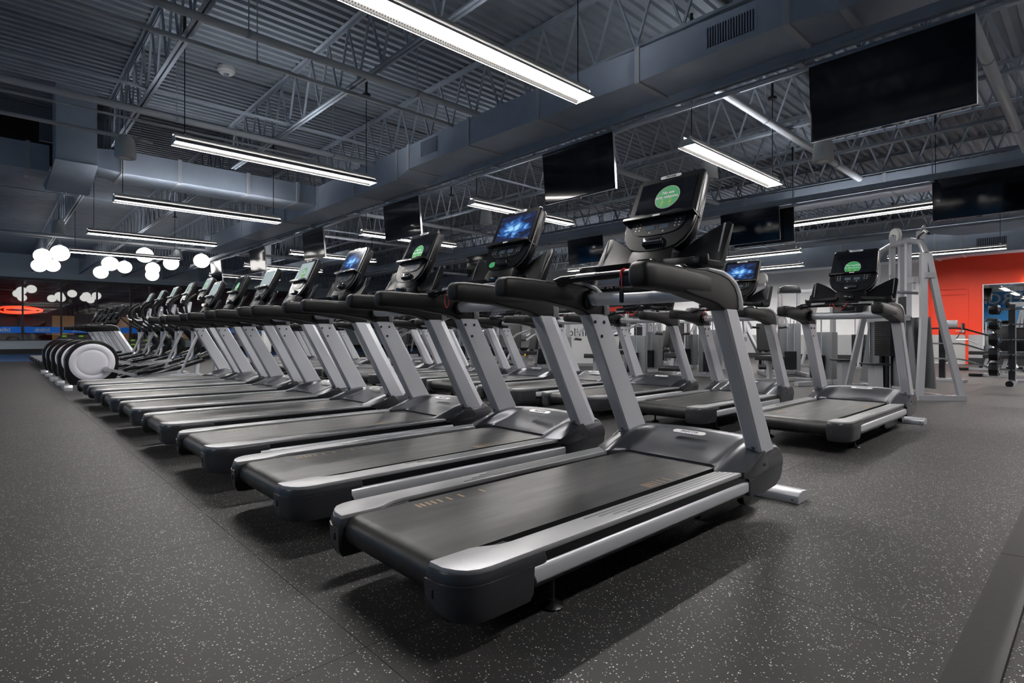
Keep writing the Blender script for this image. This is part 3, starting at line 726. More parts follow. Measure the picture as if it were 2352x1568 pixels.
        for y, zc, hz, hx in ((.870,1.128,.030,.030),(.874,1.128,.041,.039),(.888,1.130,.050,.045),(.945,1.132,.053,.046),(1.10,1.130,.055,.046),(1.25,1.128,.053,.046),(1.36,1.125,.050,.044)):
            gp.append([(s*.388+hx*(1 if math.cos(a)>=0 else -1)*abs(math.cos(a))**.55, y, zc-.14*(y-.95)*.12+hz*(1 if math.sin(a)>=0 else -1)*abs(math.sin(a))**.55) for a in [2*PI*k/20 for k in range(20)]])
        MB().loft(gp).build('grip_pad', 'soft_black', t, ang=60)
        MB().lathe([(.036,0),(.052,.004),(.054,.014),(.046,.034),(.036,.036)], (0,0,0), 'x', 24).xf(Matrix.Translation((s*.350,1.485,1.095)) @ Matrix.Rotation(PI if s > 0 else 0, 4, 'Z')).build('tube_collar', 'black_plastic', t)
        # levelling foot, wheel
        MB().lathe([(.0,.0),(.040,.0),(.042,.006),(.030,.016),(.012,.024),(.010,.03),(.010,.14)], (s*.335,.46,0), seg=16).build('levelling_foot', 'black_plastic', t)
        MB().lathe([(.02,-.018),(.048,-.018),(.052,-.010),(.052,.010),(.048,.018),(.02,.018)], (s*.36,1.83,.112), 'x', 18).build('transport_wheel', 'black_plastic', t)
        MB().prism([(1.50,.045),(1.56,.02),(1.62,.012),(2.06,.030),(2.10,.06),(2.09,.11),(2.05,.13),(1.58,.125)], 'x', s*.245, s*.30).build('lift_arm', 'black_plastic', t, bevel=.008)
    # stabiliser bar resting on the floor
    sb = MB().prism([(2.23,.0),(2.23,.042),(2.25,.058),(2.30,.066),(2.35,.058),(2.365,.042),(2.365,0)], 'x', -.47, .47).build('stabiliser_bar', 'silver_bright', t, bevel=.003, bseg=1)
    for s in (-1, 1): MB().disc((s*.44,2.228,.022), .006, 'y', .006, 10).build('screw', 'chrome', sb)
    MB().box(-.24, .24, 1.98, 2.26, .035, .085).build('lift_link', 'black_plastic', t, flat=True)
    # motor hood: lofted across, centre panel and two side fenders
    secs = []
    N = 33
    for i in range(N):
        x = -.432 + .864*i/(N-1); a = abs(x)
        if a < .262: yf = 1.722; zs = 0.0; fen = 0
        else:
            q = (a-.262)/(.432-.262)
            yf = 1.722 - .122*min(1, q*3.2) + .075*max(0, (q-.35)/.65)
            fen = min(1, q*3.0)
        edge = max(0, (a-.38)/.052)
        zt = .372 - .022*(a/.43)**2
        pr = [(yf, .228), (yf, .2575)]
        for k in range(1, 12):
            f = k/11.0
            y = yf + (2.06-yf)*f
            zc = .2575 + (zt-.2575)*math.sin(f*PI/2)**.92          # centre: convex shell
            zf = .2575 + (zt-.2575)*(math.sin(min(1, f*1.12)*PI/2)**1.0)*1.0
            zc2 = zc - .030*math.sin(PI*f)*(1-fen)                  # centre panel sinks between the fenders
            z = clerp(zc2, zf, fen) - .030*edge**2*math.sin(f*PI/2)
            pr.append((y, z))
        zl = pr[-1][1]
        pr += [(2.10, zl-.018), (2.122, zl-.06), (2.125, .228)]
        secs.append([(x, y, z) for y, z in pr])
    hd = MB().loft(secs).build('motor_hood', 'hood_grey', t, ang=50)
    pl = MB().prism([(-.095+.018*(1-math.cos(math.radians(a)))-.0, .0+.018*math.sin(math.radians(a))) for a in (90,60,30,0,-30,-60,-90)][:0] + arc(.078,0,.019,-90,90,6) + arc(-.078,0,.019,90,270,6), 'z', -.002, .003)
    B = frameM((0,1.938,.3595), (1,0,0), (0,.95,.30))
    plo = pl.xf(B).build('badge', 'badge', t, ang=40)
    place_text('lettering', text_mesh('lettering', 'PRECOR', .028, 'letter_dark', shear=.2), plo, B @ Matrix.Translation((0,0,.0035)))
    # cross tube and sensor bar
    MB().tube([(-.352,1.485,1.095),(-.2,1.490,1.094),(0,1.492,1.093),(.2,1.490,1.094),(.352,1.485,1.095)], .036, 20).build('cross_tube', 'silver', t)
    hb = MB().tube([(-.37,1.245,1.165),(-.345,1.27,1.183),(-.30,1.295,1.192),(0,1.305,1.194),(.30,1.295,1.192),(.345,1.27,1.183),(.37,1.245,1.165)], [.030,.026,.020,.020,.020,.026,.030], 14).build('sensor_bar', 'black_plastic', t)
    for s in (-1, 1): MB().tube([(s*.265,1.297,1.1945),(s*.145,1.302,1.1955)], .0208, 14).build('pulse_plate', 'grey_plastic', hb)
    MB().box(.0, .115, 1.285, 1.345, 1.130, 1.19).build('stop_module', 'black_plastic', t, bevel=.010)
    # console pedestal
    MB().loft([[(-.13,1.46,1.12),(.13,1.46,1.12),(.13,1.52,1.08),(-.13,1.52,1.08)], [(-.14,1.50,1.20),(.14,1.50,1.20),(.14,1.62,1.18),(-.14,1.62,1.18)],
               [(-.13,1.545,1.31),(.13,1.545,1.31),(.13,1.68,1.29),(-.13,1.68,1.29)], [(-.11,1.63,1.42),(.11,1.63,1.42),(.11,1.72,1.40),(-.11,1.72,1.40)]]).build('pedestal', 'tray_black', t, bevel=.012)
    MB().box(-.045, .045, 1.502, 1.53, 1.255, 1.285).build('media_port', 'black_gloss', t, bevel=.004)
    # trays either side
    for s in (-1, 1):
        secs = []
        for x, top, drop, dep in ((.10,1.30,.0,.02),(.15,1.335,-.005,.045),(.20,1.375,-.010,.08),(.26,1.410,-.018,.11),(.32,1.440,-.022,.12),(.352,1.448,-.022,.115),(.372,1.430,-.010,.095)):
            z0 = 1.225+drop
            sec = [(1.605+.09*(top-1.25)/.18, top), (1.590+.09*(top-1.25)/.18, top+.002), (1.572, z0+.045), (1.560, z0+.030), (1.555-dep, z0+.028), (1.548-dep, z0+.052), (1.532-dep, z0+.052), (1.530-dep, z0+.020), (1.545-dep, z0), (1.60, z0+.004)]
            secs.append([(s*x, y, z) for y, z in sec])
        MB().loft(secs).build('cup_tray', 'tray_black', t, bevel=.004, bseg=2, ang=50)
        MB().loft([[(s*x, y, z) for y, z in ((1.588,1.268),(1.660,1.412+dz),(1.666,1.412+dz),(1.594,1.266))] for x, dz in ((.340,.026),(.347,.028))]).build('tray_rib', 'grey_plastic', t, flat=True)
    # console head
    body = arc(.168,.245,.030,0,90,5) + arc(-.168,.245,.030,90,180,5) + [(-.203,.10),(-.207,0),(-.205,-.05),(-.195,-.10),(-.172,-.145),(-.135,-.178),(-.08,-.195),(0,-.200),(.08,-.195),(.135,-.178),(.172,-.145),(.195,-.10),(.205,-.05),(.207,0),(.203,.10)]
    hd = MB().loft([[cpt(u*.86, w*.9+.012, -.075) for u, w in body], [cpt(u*.97, w*.985, -.055) for u, w in body], [cpt(u, w, -.02) for u, w in body], [cpt(u, w, .008) for u, w in body], [cpt(u*.975, w*.98, .014) for u, w in body]]).build('console_head', 'black_plastic', t, ang=40)
    rim = [(u*.998, w*.998) for u, w in body]
    MB().tube([cpt(u*1.003, w*1.003, .000) for u, w in rim + rim[:1]], .0032, 6).build('rim_trim', 'grey_plastic', hd)
    cplate([(-.166,.018),(.166,.018),(.166,.236),(-.166,.236)], .0138, .0165).build('screen', 'tv_screen', hd, flat=True)
    dpl = [(-.160,-.012),(.160,-.012),(.156,-.045),(.140,-.075),(.105,-.096),(.05,-.104),(-.05,-.104),(-.105,-.096),(-.140,-.075),(-.156,-.045)]
    dp = cplate(dpl, .0138, .018).build('display_panel', 'charcoal', hd, ang=40)
    for u in (-.038, .042): cplate([(u-.026,-.072),(u+.026,-.072),(u+.026,-.044),(u-.026,-.044)], .018, .0192).build('window', 'lcd', dp, flat=True)
    kb = MB()
    for u in (-.128, -.105, .105, .128):
        for w in (-.028, -.047, -.064): kb.add([cpt(u-.004,w-.003,.0185), cpt(u+.004,w-.003,.0185), cpt(u+.004,w+.003,.0185), cpt(u-.004,w+.003,.0185)], [(0,1,2,3)])
    for u in (-.038, .042): kb.add([cpt(u-.006,-.09,.0185), cpt(u+.006,-.09,.0185), cpt(u,-.080,.0185)], [(0,1,2)])
    kb.build('key_marks', 'badge', dp, flat=True)
    pd = cplate([(-.055,-.172),(.055,-.172),(.055,-.125),(-.055,-.125)], .012, .034).build('paddle', 'black_gloss', hd, bevel=.008)
    cplate([(-.05,-.156),(.05,-.156),(.05,-.150),(-.05,-.150)], .0341, .036).build('paddle_trim', 'chrome', pd, flat=True)
    # reading ledge with raised stops
    lg = MB()
    wv = [(-.212,-.012),(-.207,.006),(-.15,.008),(-.13,.016),(-.085,.016),(-.065,.008),(.065,.008),(.085,.016),(.13,.016),(.15,.008),(.207,.006),(.212,-.012)]
    lg.loft([[cpt(u, w, -.03) for u, w in wv], [cpt(u, w, .050) for u, w in wv]]).build('reading_ledge', 'black_plastic', t, bevel=.003)
    cplate([(-.022,-.010),(.022,-.010),(.022,.000),(-.022,.000)], .0503, .052).build('ledge_badge', 'badge', t, flat=True)
    bd = cplate(arc(.052,.262,.010,-90,90,5) + arc(-.052,.262,.010,90,270,5), .0135, .018).build('badge', 'badge', hd, ang=40)
    place_text('lettering', text_mesh('lettering', 'PRECOR', .0165, 'letter_dark', shear=.2), bd, frameM(cpt(0,.262,.0185), (1,0,0), CT))
    return t

def find(root, name):
    for c in root.children_recursive:
        if c.name.split('.')[0] == name: return c
def sticker(root, lines, u0=.012, w0=.128, r=.072, people=True, cut=None):
    hd = find(root, 'console_head')
    def circ(rr):
        return [(u0+rr*math.cos(2*PI*k/40), max(w0+rr*math.sin(2*PI*k/40), cut if cut is not None else -9)) for k in range(40)]
    st = cplate(circ(r), .0166, .0172).build('sticker_rim', 'sticker_rim', hd, flat=True)
    cplate(circ(r*.965), .0173, .0178).build('sticker_face', 'sticker_green', st, flat=True)
    h = .0245
    for i, ln in enumerate(lines):
        place_text('lettering', text_mesh('lettering', ln, h, 'letter_white', ext=.0002, shear=.12, bold=.0004), st, frameM(cpt(u0, w0+.028-.027*i, .0182), (1,0,0), CT))
    if people:
        pp = MB()
        for q in (-1, 1):
            cx = u0+q*.024; cy = w0-.036
            c = [(cx+.005*math.cos(2*PI*k/10), cy+.020+.005*math.sin(2*PI*k/10)) for k in range(10)]
            pp.loft([[cpt(u, w, .0179) for u, w in c], [cpt(u, w, .0182) for u, w in c]])
            for poly in ([(cx-.006,cy+.013),(cx+.006,cy+.013),(cx+.005,cy-.002),(cx-.005,cy-.002)], [(cx-.005,cy-.002),(cx-.001,cy-.002),(cx-.003,cy-.018),(cx-.007,cy-.018)], [(cx+.001,cy-.002),(cx+.005,cy-.002),(cx+.007,cy-.018),(cx+.003,cy-.018)], [(cx,cy+.011),(cx-q*.014,cy+.004),(cx-q*.014,cy+.001),(cx,cy+.007)]):
                pp.loft([[cpt(u, w, .0179) for u, w in poly], [cpt(u, w, .0182) for u, w in poly]])
        pp.build('figures', 'sticker_lime', st, flat=True)
def set_screen(root, m):
    s = find(root, 'screen'); me = s.data.copy(); me.materials.clear(); me.materials.append(MATS[m]); s.data = me
def lanyard(root, kind):
    if kind == 'clip':
        ln = MB().tube([(.02+.0235*math.cos(a)*.25, 1.304+.0235*math.cos(a), 1.194+.0235*math.sin(a)) for a in [2*PI*k/16 for k in range(17)]], .004, 6).tube([(.022,1.281,1.19),(.022,1.279,1.12)], .002, 6).tube([(.05,1.29,1.213),(.085,1.285,1.212),(.11,1.282,1.196)], .0025, 6).build('safety_lanyard', 'red_cord', root)
        MB().loft([[(.022+hx*math.cos(a), 1.279+.006*math.sin(a), z) for a in [2*PI*k/12 for k in range(12)]] for z, hx in ((1.055,.009),(1.06,.0125),(1.11,.0125),(1.122,.007))]).build('clip', 'black_plastic', ln)
    elif kind == 'loop':
        MB().tube([(-.21+.022*math.sin(a)*(1-.5*max(0, math.cos(a))), 1.28, 1.135+.055*math.cos(a)) for a in [2*PI*k/20 for k in range(21)]], .0022, 6).build('safety_lanyard', 'red_cord', root)
    else:
        MB().tube([(-.075,1.28,1.205),(-.055,1.279,1.17),(-.02,1.279,1.145),(.015,1.279,1.15),(.05,1.279,1.20),(.06,1.285,1.212)], .0024, 6).tube([(-.095,1.281,1.205),(-.098,1.279,1.17)], .0024, 6).build('safety_lanyard', 'red_cord', root)

TM = make_treadmill(); used = [False]
def treadmill(x, y, rz, label, grp):
    o = TM if not used[0] else copy_tree(TM); used[0] = True
    o.location = (x, y, 0); o.rotation_euler = (0,0,rz); return tag(o, label, 'treadmill', grp)
ROW1 = []; ROW2 = []
R1X = [-1.60 - 1.155*k for k in range(8)]
l1 = ['silver and black treadmill nearest the camera with a round green sticker', 'second treadmill of the front row, blue picture on its screen', 'third treadmill of the front row, green sticker low on its screen',
      'fourth treadmill of the front row, dim blue picture on its screen', 'fifth treadmill of the front row, green sticker on a pale screen', 'sixth treadmill of the front row, pale lit screen', 'seventh treadmill of the front row with green sticker', 'eighth treadmill of the front row, next to the cross-trainers']
for k in range(8):
    ROW1.append(treadmill(R1X[k], .905, math.radians(random.uniform(-.3, .3)), l1[k], 'front row treadmills'))
l2 = ['rightmost treadmill of the second row, green sticker on its black screen', 'second-row treadmill with a bright blue picture on its screen'] + ['%s treadmill of the second row counted from the right' % ORD[k] for k in range(2, 14)]
for k in range(14):
    ROW2.append(treadmill(-1.72 - 1.165*k, 4.60, math.radians(random.uniform(-.4, .4)), l2[k], 'second row treadmills'))
ROW3 = [treadmill(-18.7 - 1.15*k, .92, 0, 'far treadmill beyond the cross-trainers, %s of that group' % ORD[k], 'far treadmills') for k in range(5)]
sticker(ROW1[0], ['No use', 'esta m\u00e1quina.'])
sticker(ROW1[2], ['No use', 'esta m\u00e1quina.'], u0=.02, w0=.075)
sticker(ROW1[4], ['No use', 'esta m\u00e1quina.'], w0=.10)
sticker(ROW1[6], ['No use', 'esta m\u00e1quina.'], w0=.09)
sticker(ROW2[0], ['This machine', 'is out of use.'], u0=-.01, w0=.068, cut=.019)
set_screen(ROW1[1], 'screen_blue'); set_screen(ROW1[3], 'screen_blue'); set_screen(ROW2[1], 'screen_blue')
for r in (ROW1[4], ROW1[5], ROW1[7]): set_screen(r, 'screen_pale')
hd = find(ROW1[1], 'console_head')
cplate([(-.10+.032*math.cos(2*PI*k/24), -.148+.022*math.sin(2*PI*k/24)) for k in range(24)], .0142, .0150).build('small_sticker', 'sticker_green', hd, flat=True)
lanyard(ROW1[0], 'clip'); lanyard(ROW1[1], 'loop'); lanyard(ROW2[0], 'drape'); lanyard(ROW2[2], 'drape'); lanyard(ROW2[1], 'loop'); lanyard(ROW2[3], 'loop')

# ------------------------------------------------------------------ cross-trainers (local: rear end at y = 0, +y towards the console)
def make_cross_trainer():
    t = empty('cross_trainer', (0,0,0))
    hs = [(.08,.08),(.02,.22)] + arc(.375,.445,.372,170,10,22) + [(.73,.22),(.66,.08)]
    MB().prism(hs, 'x', -.125, .125).build('drum_housing', 'black_plastic', t, bevel=.022, bseg=3)
    for s in (-1, 1):
        dc = MB().lathe([(0,.012),(.16,.012),(.20,.010),(.215,.004),(.225,.010),(.30,.008),(.318,-.004)], (0,0,0), 'x', 40).xf(Matrix.Translation((s*.127,.375,.445)) @ Matrix.Rotation(0 if s > 0 else PI, 4, 'Z')).build('drum_cover', 'drum_white', t, ang=40)
        ph = .5 if s > 0 else .5+PI
        cy, cz = .375+.20*math.cos(ph), .445-.24*math.sin(ph)*1.0
        MB().lathe([(.0,-.05),(.045,-.045),(.05,0),(.045,.045),(0,.05)], (s*.17, cy, cz), 'x', 14).build('crank_hub', 'frame_silver', t)
        py, pz = 1.18, (.22 if s > 0 else .42)
        MB().rtube([(s*.20,cy,cz),(s*.215,py-.1,pz-.05),(s*.215,py+.42,pz+.02)], .035, .05).build('pedal_arm', 'frame_silver', t, flat=True)
        pdl = [(-.10,-.20),(.10,-.20),(.11,.0),(.095,.18),(.05,.215),(-.05,.215),(-.095,.18),(-.11,0)]
        M = Matrix.Translation((s*.215, py, pz+.03)) @ Matrix.Rotation(math.radians(12), 4, 'X')
        MB().loft([[(x, y, 0) for x, y in pdl], [(x*1.06, y*1.04, .045) for x, y in pdl], [(x*.96, y*.95, .047) for x, y in pdl], [(x*.94, y*.93, .015) for x, y in pdl]]).xf(M).build('pedal', 'black_plastic', t, ang=40)
        # ramp rail
        MB().rtube([(s*.15,.95,.115),(s*.15,2.02,.46)], .07, .028).build('ramp_rail', 'chrome', t, flat=True)
        MB().rtube([(s*.15,.95,.088),(s*.15,2.05,.435)], .10, .05).build('ramp_bed', 'black_plastic', t, flat=True)
        # moving handle: black upper part and silver lower link
        k = .10 if s > 0 else -.06
        MB().tube([(s*.28,1.97,1.06),(s*.29,1.86,1.12),(s*.30,1.72+k*.3,1.22),(s*.30,1.63+k,1.36),(s*.29,1.62+k,1.48),(s*.27,1.69+k,1.58),(s*.24,1.80+k,1.66)], [.030,.024,.021,.021,.024,.025,.022], 10).build('moving_handle', 'soft_black', t)
        MB().lathe([(.0,-.05),(.055,-.045),(.055,.045),(0,.05)], (s*.27,1.97,1.04), 'x', 14).build('pivot', 'black_plastic', t)
        MB().tube([(s*.27,1.97,1.02),(s*.235,1.88-.28*k*4,.52),(s*.215,1.80-.28*k*5,pz)], [.030,.024,.022], 10).build('swing_link', 'frame_silver', t)
        MB().tube([(s*.10,2.12,1.30),(s*.20,1.98,1.29),(s*.27,1.84,1.28),(s*.27,1.72,1.33),(s*.24,1.70,1.42)], .016, 8).build('fixed_handle', 'silver_bright', t)
    MB().rtube([(0,.55,.07),(0,2.35,.07)], .12, .07).build('base_beam', 'silver', t, flat=True)
    for y, w in ((.05,.24),(2.34,.32)):
        MB().prism([(-w,0),(w,0),(w,.05),(w-.03,.085),(-w+.03,.085),(-w,.05)], 'y', y-.055, y+.055).build('foot_box', 'silver_bright', t, bevel=.004)
    MB().tube([(0,2.0,.46),(0,2.16,.52),(0,2.28,.60),(0,2.30,.70),(0,2.25,.84),(0,2.12,1.0),(0,2.0,1.10)], [.075,.085,.09,.09,.09,.09,.08], 14, flat=1.25).build('front_column', 'black_plastic', t)
    MB().tube([(0,2.30,.62),(0,2.31,.35),(0,2.28,.06)], [.05,.045,.045], 12).build('front_leg', 'silver', t)
    MB().tube([(0,2.02,1.08),(0,2.12,1.35),(0,2.16,1.60)], [.06,.05,.045], 12).build('console_post', 'silver', t)
    h = copy_tree(find(TM, 'console_head'), t); h.location = (0,.44,.24)
    h = copy_tree(find(TM, 'reading_ledge'), t); h.location = (0,.44,.24)
    return t
CTm = make_cross_trainer()
for k in range(5):
    o = CTm if k == 0 else copy_tree(CTm)
    o.location = (-11.75-1.32*k, .88, 0)
    tag(o, 'cross-trainer with a round pale drum cover, %s of the row from the camera' % ORD[k], 'cross trainer', 'cross-trainers')
    if k in (0, 2): set_screen(o, 'screen_pale')
    if k in (0, 3): sticker(o, [], people=False)

# ------------------------------------------------------------------ stacked aerobic steps by the windows
def make_step():
    t = empty('aerobic_step', (0,0,0))
    MB().loft([[(-.21,-.55,.0),(.21,-.55,.0),(.21,.55,0),(-.21,.55,0)], [(-.19,-.38,.17),(.19,-.38,.17),(.19,.38,.17),(-.19,.38,.17)], [(-.17,-.36,.185),(.17,-.36,.185),(.17,.36,.185),(-.17,.36,.185)]]).build('platform', 'charcoal', t, bevel=.01)
    for s in (-1, 1): MB().box(.13, .215, s*.28-.075, s*.28+.075, .09, .16).build('grip_block', 'lime', t, bevel=.008)
    return t
ST = make_step(); n = 0
for c, (y, lev) in enumerate(((2.55, 5), (3.75, 5), (4.95, 4))):
    for l in range(lev):
        o = ST if n == 0 else copy_tree(ST); n += 1
        o.location = (-30.0, y, .1855*l)
        tag(o, 'dark aerobic step with lime blocks, %s up in the %s stack by the windows' % (ORD[l], ['left','middle','right'][c]), 'step', 'stacked aerobic steps')

# ------------------------------------------------------------------ strength machines
def pad(parent, c, sx, sy, sz, rot=(0,0,0), m='pad_black', name='pad', bev=.02):
    o = MB().box(-sx/2, sx/2, -sy/2, sy/2, -sz/2, sz/2).build(name, m, parent, bevel=min(bev, sz*.4), bseg=3)
    o.location = c; o.rotation_euler = rot; return o
def wstack(parent, x, y, z0, w, d, n, m='black_plastic'):
    st = MB()
    for i in range(n): st.box(x-w/2, x+w/2, y-d/2, y+d/2, z0+i*.032, z0+i*.032+.029)
    st.build('weight_stack', m, parent, flat=True)
    MB().tube([(x-w*.3,y,.06),(x-w*.3,y,z0+n*.032+.7)], .011, 8).tube([(x+w*.3,y,.06),(x+w*.3,y,z0+n*.032+.7)], .011, 8).build('guide_rod', 'chrome', parent)
def roller(parent, a, b, r=.055): return MB().tube([a, b], r, 16).build('roller_pad', 'pad_black', parent, bevel=.008)

def cable_tower():
    t = empty('cable_tower', (-2.2, 10.25, 0), math.radians(-46), 'tall silver cable tower with grey shroud behind the second-row treadmills', 'gym machine')
    f = 'frame_silver'
    MB().rtube([(-.98,0,.045),(.92,0,.045)], .09, .07).build('base_beam', f, t, flat=True)
    for s in (-1, 1):
        MB().rtube([(s*.9,-.32,.035),(s*.9,.32,.035)], .09, .07).build('base_foot', f, t, flat=True)
        for q in (-1, 1):
            MB().rtube([(s*.90,q*.28,.05),(s*.74,q*.12,1.15),(s*.60,q*.03,2.08)], .055, .085).build('leg', f, t, flat=True)
        MB().box(s*.655-.05, s*.655+.05, -.07, .07, 1.72, 1.80).build('joint_plate', f, t, flat=True)
    MB().tube([(-.60,0,2.05),(-.54,0,2.18),(-.42,0,2.27),(-.2,0,2.31),(.3,0,2.31),(.50,0,2.26),(.60,0,2.08)], .045, 12).build('top_boom', f, t)
    pu = MB().lathe([(.03,-.03),(.115,-.028),(.12,-.02),(.10,0),(.12,.02),(.115,.028),(.03,.03)], (-.08,0,2.45), 'y', 28).build('pulley', 'speaker_white', t)
    MB().disc((-.08,-.03,2.45), .018, 'y', .012, 12).build('pulley_bolt', 'black_plastic', pu)
    MB().box(-.15, -.01, -.045, -.032, 2.32, 2.45).build('pulley_bracket', f, t, flat=True)
    for x in (-.16, .06, .22):
        MB().rtube([(x,0,1.10),(x,0,2.30)], .055, .07).build('mast', f if x < .2 else 'silver', t, flat=True)
    for q in (-1, 1):
        MB().prism([(-.80,.13),(.62,.13),(.50,1.17),(-.52,1.17)], 'y', q*.13-.008, q*.13+.008).build('shroud', 'shroud_grey', t, flat=True)
    wstack(t, -.02, -.19, .58, .40, .09, 17)
    for x in (-.09, .06): MB().box(x-.03, x+.03, -.22, -.16, .05, .58).build('stack_post', 'black_plastic', t, flat=True)
    for x in (-.45, .42): MB().tube([(x,-.17,.10),(x,-.17,1.13)], .016, 10).lathe([(.035,.085),(.035,.11)], (x,-.17,0), seg=12).build('cable_rod', 'chrome', t)
    roller(t, (-.62,-.22,1.23), (.42,-.22,1.23), .052)
    MB().rtube([(-.45,-.2,1.15),(.55,-.2,1.15)], .05, .07).build('pad_beam', f, t, flat=True)
    for x, y in ((-1.02,-.30), (.34,-.55)):
        MB().loft([[(x-.085+e,y-.06,z),(x+.085+e,y-.06,z),(x+.085+e,y+.06,z),(x-.085+e,y+.06,z)] for z, e in ((.0,.02),(.15,.01),(.46,.0))]).build('step_column', f, t, flat=True)
        MB().box(x-.19, x+.16, y-.13, y+.13, .46, .485).build('step_plate', 'charcoal', t, bevel=.006)
    MB().tube([(.52,-.05,2.32),(.62,-.1,2.33),(.92,-.22,2.35),(1.20,-.36,2.26)], .018, 10).build('pulldown_bar', 'soft_black', t)
    MB().box(.46, .54, -.04, .04, 2.30, 2.42).tube([(.5,0,2.40),(.66,-.06,2.46),(.74,-.12,2.42)], .02, 8).build('bar_hook', f, t)
    MB().tube([(.66,-.14,1.50),(.44,-.34,1.54)], .022, 10).build('dip_handle', 'chrome', t)
    MB().box(.50, .66, -.2, -.14, 1.66, 1.74).tube([(.6,-.16,1.56),(.6,-.16,1.68)], .02, 8).build('adjuster', f, t)
    MB().box(.44, .60, -.28, -.265, 1.20, 1.46).build('placard', 'poster_black', t, bevel=.004)
    MB().tube([(-.60,-.05,2.02),(-.70,-.25,2.28),(-.66,-.42,2.30)], .03, 8).build('upper_arm', 'soft_black', t)
cable_tower()

def selector(name, loc, rz, label, cat='gym machine', shroud='shroud_grey', h=1.55, seat=True, back=True, arm=True, roll=True, frame='frame_silver', lever=None, stackn=13):
    t = empty(name, loc, rz, label, cat)
    MB().rtube([(-.45,.5,.04),(-.45,-.75,.04)], .09, .07).build('base_beam', frame, t, flat=True)
    MB().rtube([(.35,.55,.04),(.35,-.4,.04)], .09, .07).build('base_beam', frame, t, flat=True)
    MB().rtube([(-.5,.5,.04),(.42,.5,.04)], .09, .07).build('base_beam', frame, t, flat=True)
    # tower: two posts, shroud, stack
    for x in (-.02, .38): MB().rtube([(x,.5,.06),(x,.5,h)], .06, .08).build('tower_post', frame, t, flat=True)
    MB().loft([[(-.05,.42,z),(.42,.42,z),(.42,.58,z),(-.05,.58,z)] for z in (.10, h*.62)] ).build('shroud', shroud, t, bevel=.02)
    MB().loft([[(-.06+e,.41,z),(.43-e,.41,z),(.43-e,.59,z),(-.06+e,.59,z)] for z, e in ((h-.02,0),(h+.10,.03),(h+.15,.12))]).build('tower_cap', 'charcoal', t, bevel=.02)
    wstack(t, .18, .36, .12, .24, .08, stackn)
    if seat:
        MB().rtube([(-.45,-.15,.05),(-.45,-.15,.42)], .07, .08).build('seat_post', frame, t, flat=True)
        pad(t, (-.45,-.15,.47), .34, .42, .09, name='seat')
    if back:
        MB().rtube([(-.45,.12,.2),(-.45,.22,1.05)], .06, .07).build('back_post', frame, t, flat=True)
        pad(t, (-.45,.10,.86), .30, .09, .62, (math.radians(-8),0,0), name='backrest')
    if arm:
        for s in (-1, 1):
            MB().tube([(-.45+s*.30,.42,h*.72),(-.45+s*.40,.22,h*.74),(-.45+s*.40,-.15,h*.66),(-.45+s*.36,-.40,h*.56)], .028, 10).build('press_arm', frame, t)
            MB().tube([(-.45+s*.36,-.38,h*.57),(-.45+s*.20,-.42,h*.56)], .024, 10).build('handle', 'soft_black', t)
        MB().rtube([(-.80,.42,h*.72),(.0,.46,h*.72)], .06, .06).build('arm_beam', frame, t, flat=True)
    if roll:
        MB().rtube([(-.45,-.35,.40),(-.45,-.55,.22)], .05, .06).build('roller_arm', frame, t, flat=True)
        roller(t, (-.70,-.56,.22), (-.20,-.56,.22))
    if lever: MB().tube([(-.28,-.30,.44),(-.20,-.36,.40)], .016, 8).build('lever', lever, t)
    return t
selector('chest_press', (-5.9, 10.9, 0), math.radians(20), 'grey chest press machine behind the nearest treadmill uprights', h=1.65)
selector('multi_station', (-3.95, 10.9, 0), math.radians(-20), 'grey weight tower with rounded cap beside the rightmost second-row treadmill', h=1.55, arm=False, back=False, roll=False)
selector('leg_press', (-10.6, 10.6, 0), math.radians(25), 'leg machine with a dark brown shroud seen under the second treadmill handle', shroud='brown_shroud', h=1.30, arm=False)
selector('leg_curl', (-12.6, 11.2, 0), math.radians(10), 'silver leg machine with a small yellow lever', h=1.45, lever='yellow', arm=False)
selector('shoulder_press', (-8.0, 11.6, 0), math.radians(-15), 'silver press machine between the chest press and the leg machines', h=1.6)
selector('seated_row', (-15.2, 11.4, 0), math.radians(15), 'pale silver rowing machine left of the leg machines', h=1.5, lever='blue_plastic')
selector('torso_machine', (-18.0, 11.6, 0), math.radians(5), 'silver torso machine farthest left of the strength area', h=1.5)
selector('calf_machine', (-13.8, 14.4, 0), math.radians(-30), 'silver machine in the second strength row at left', h=1.5)
selector('pec_fly', (-9.6, 15.0, 0), math.radians(30), 'silver fly machine in the second strength row in the middle', h=1.7)
selector('back_extension', (-20.6, 13.4, 0), math.radians(-10), 'silver machine near the far end of the second television rail', h=1.5)

selector('lat_pulldown', (-4.9, 13.0, 0), math.radians(35), 'tall silver pulldown machine between the weight tower and the roller-pad machine', h=1.9, lever='yellow')
selector('leg_extension', (-8.2, 13.7, 0), math.radians(-35), 'silver leg machine behind the press machine', h=1.5, arm=False)
selector('biceps_machine', (-11.6, 13.3, 0), math.radians(40), 'silver arm machine behind the brown leg machine', h=1.45, lever='blue_plastic')
selector('triceps_machine', (-7.0, 9.6, 0), math.radians(12), 'silver arm machine close behind the fifth second-row treadmill', h=1.45, roll=False)
selector('hip_machine', (-9.3, 9.7, 0), math.radians(-10), 'silver hip machine close behind the seventh second-row treadmill', h=1.4, lever='yellow')
selector('glute_machine', (-16.6, 14.0, 0), math.radians(20), 'silver machine behind the rowing machine', h=1.5)

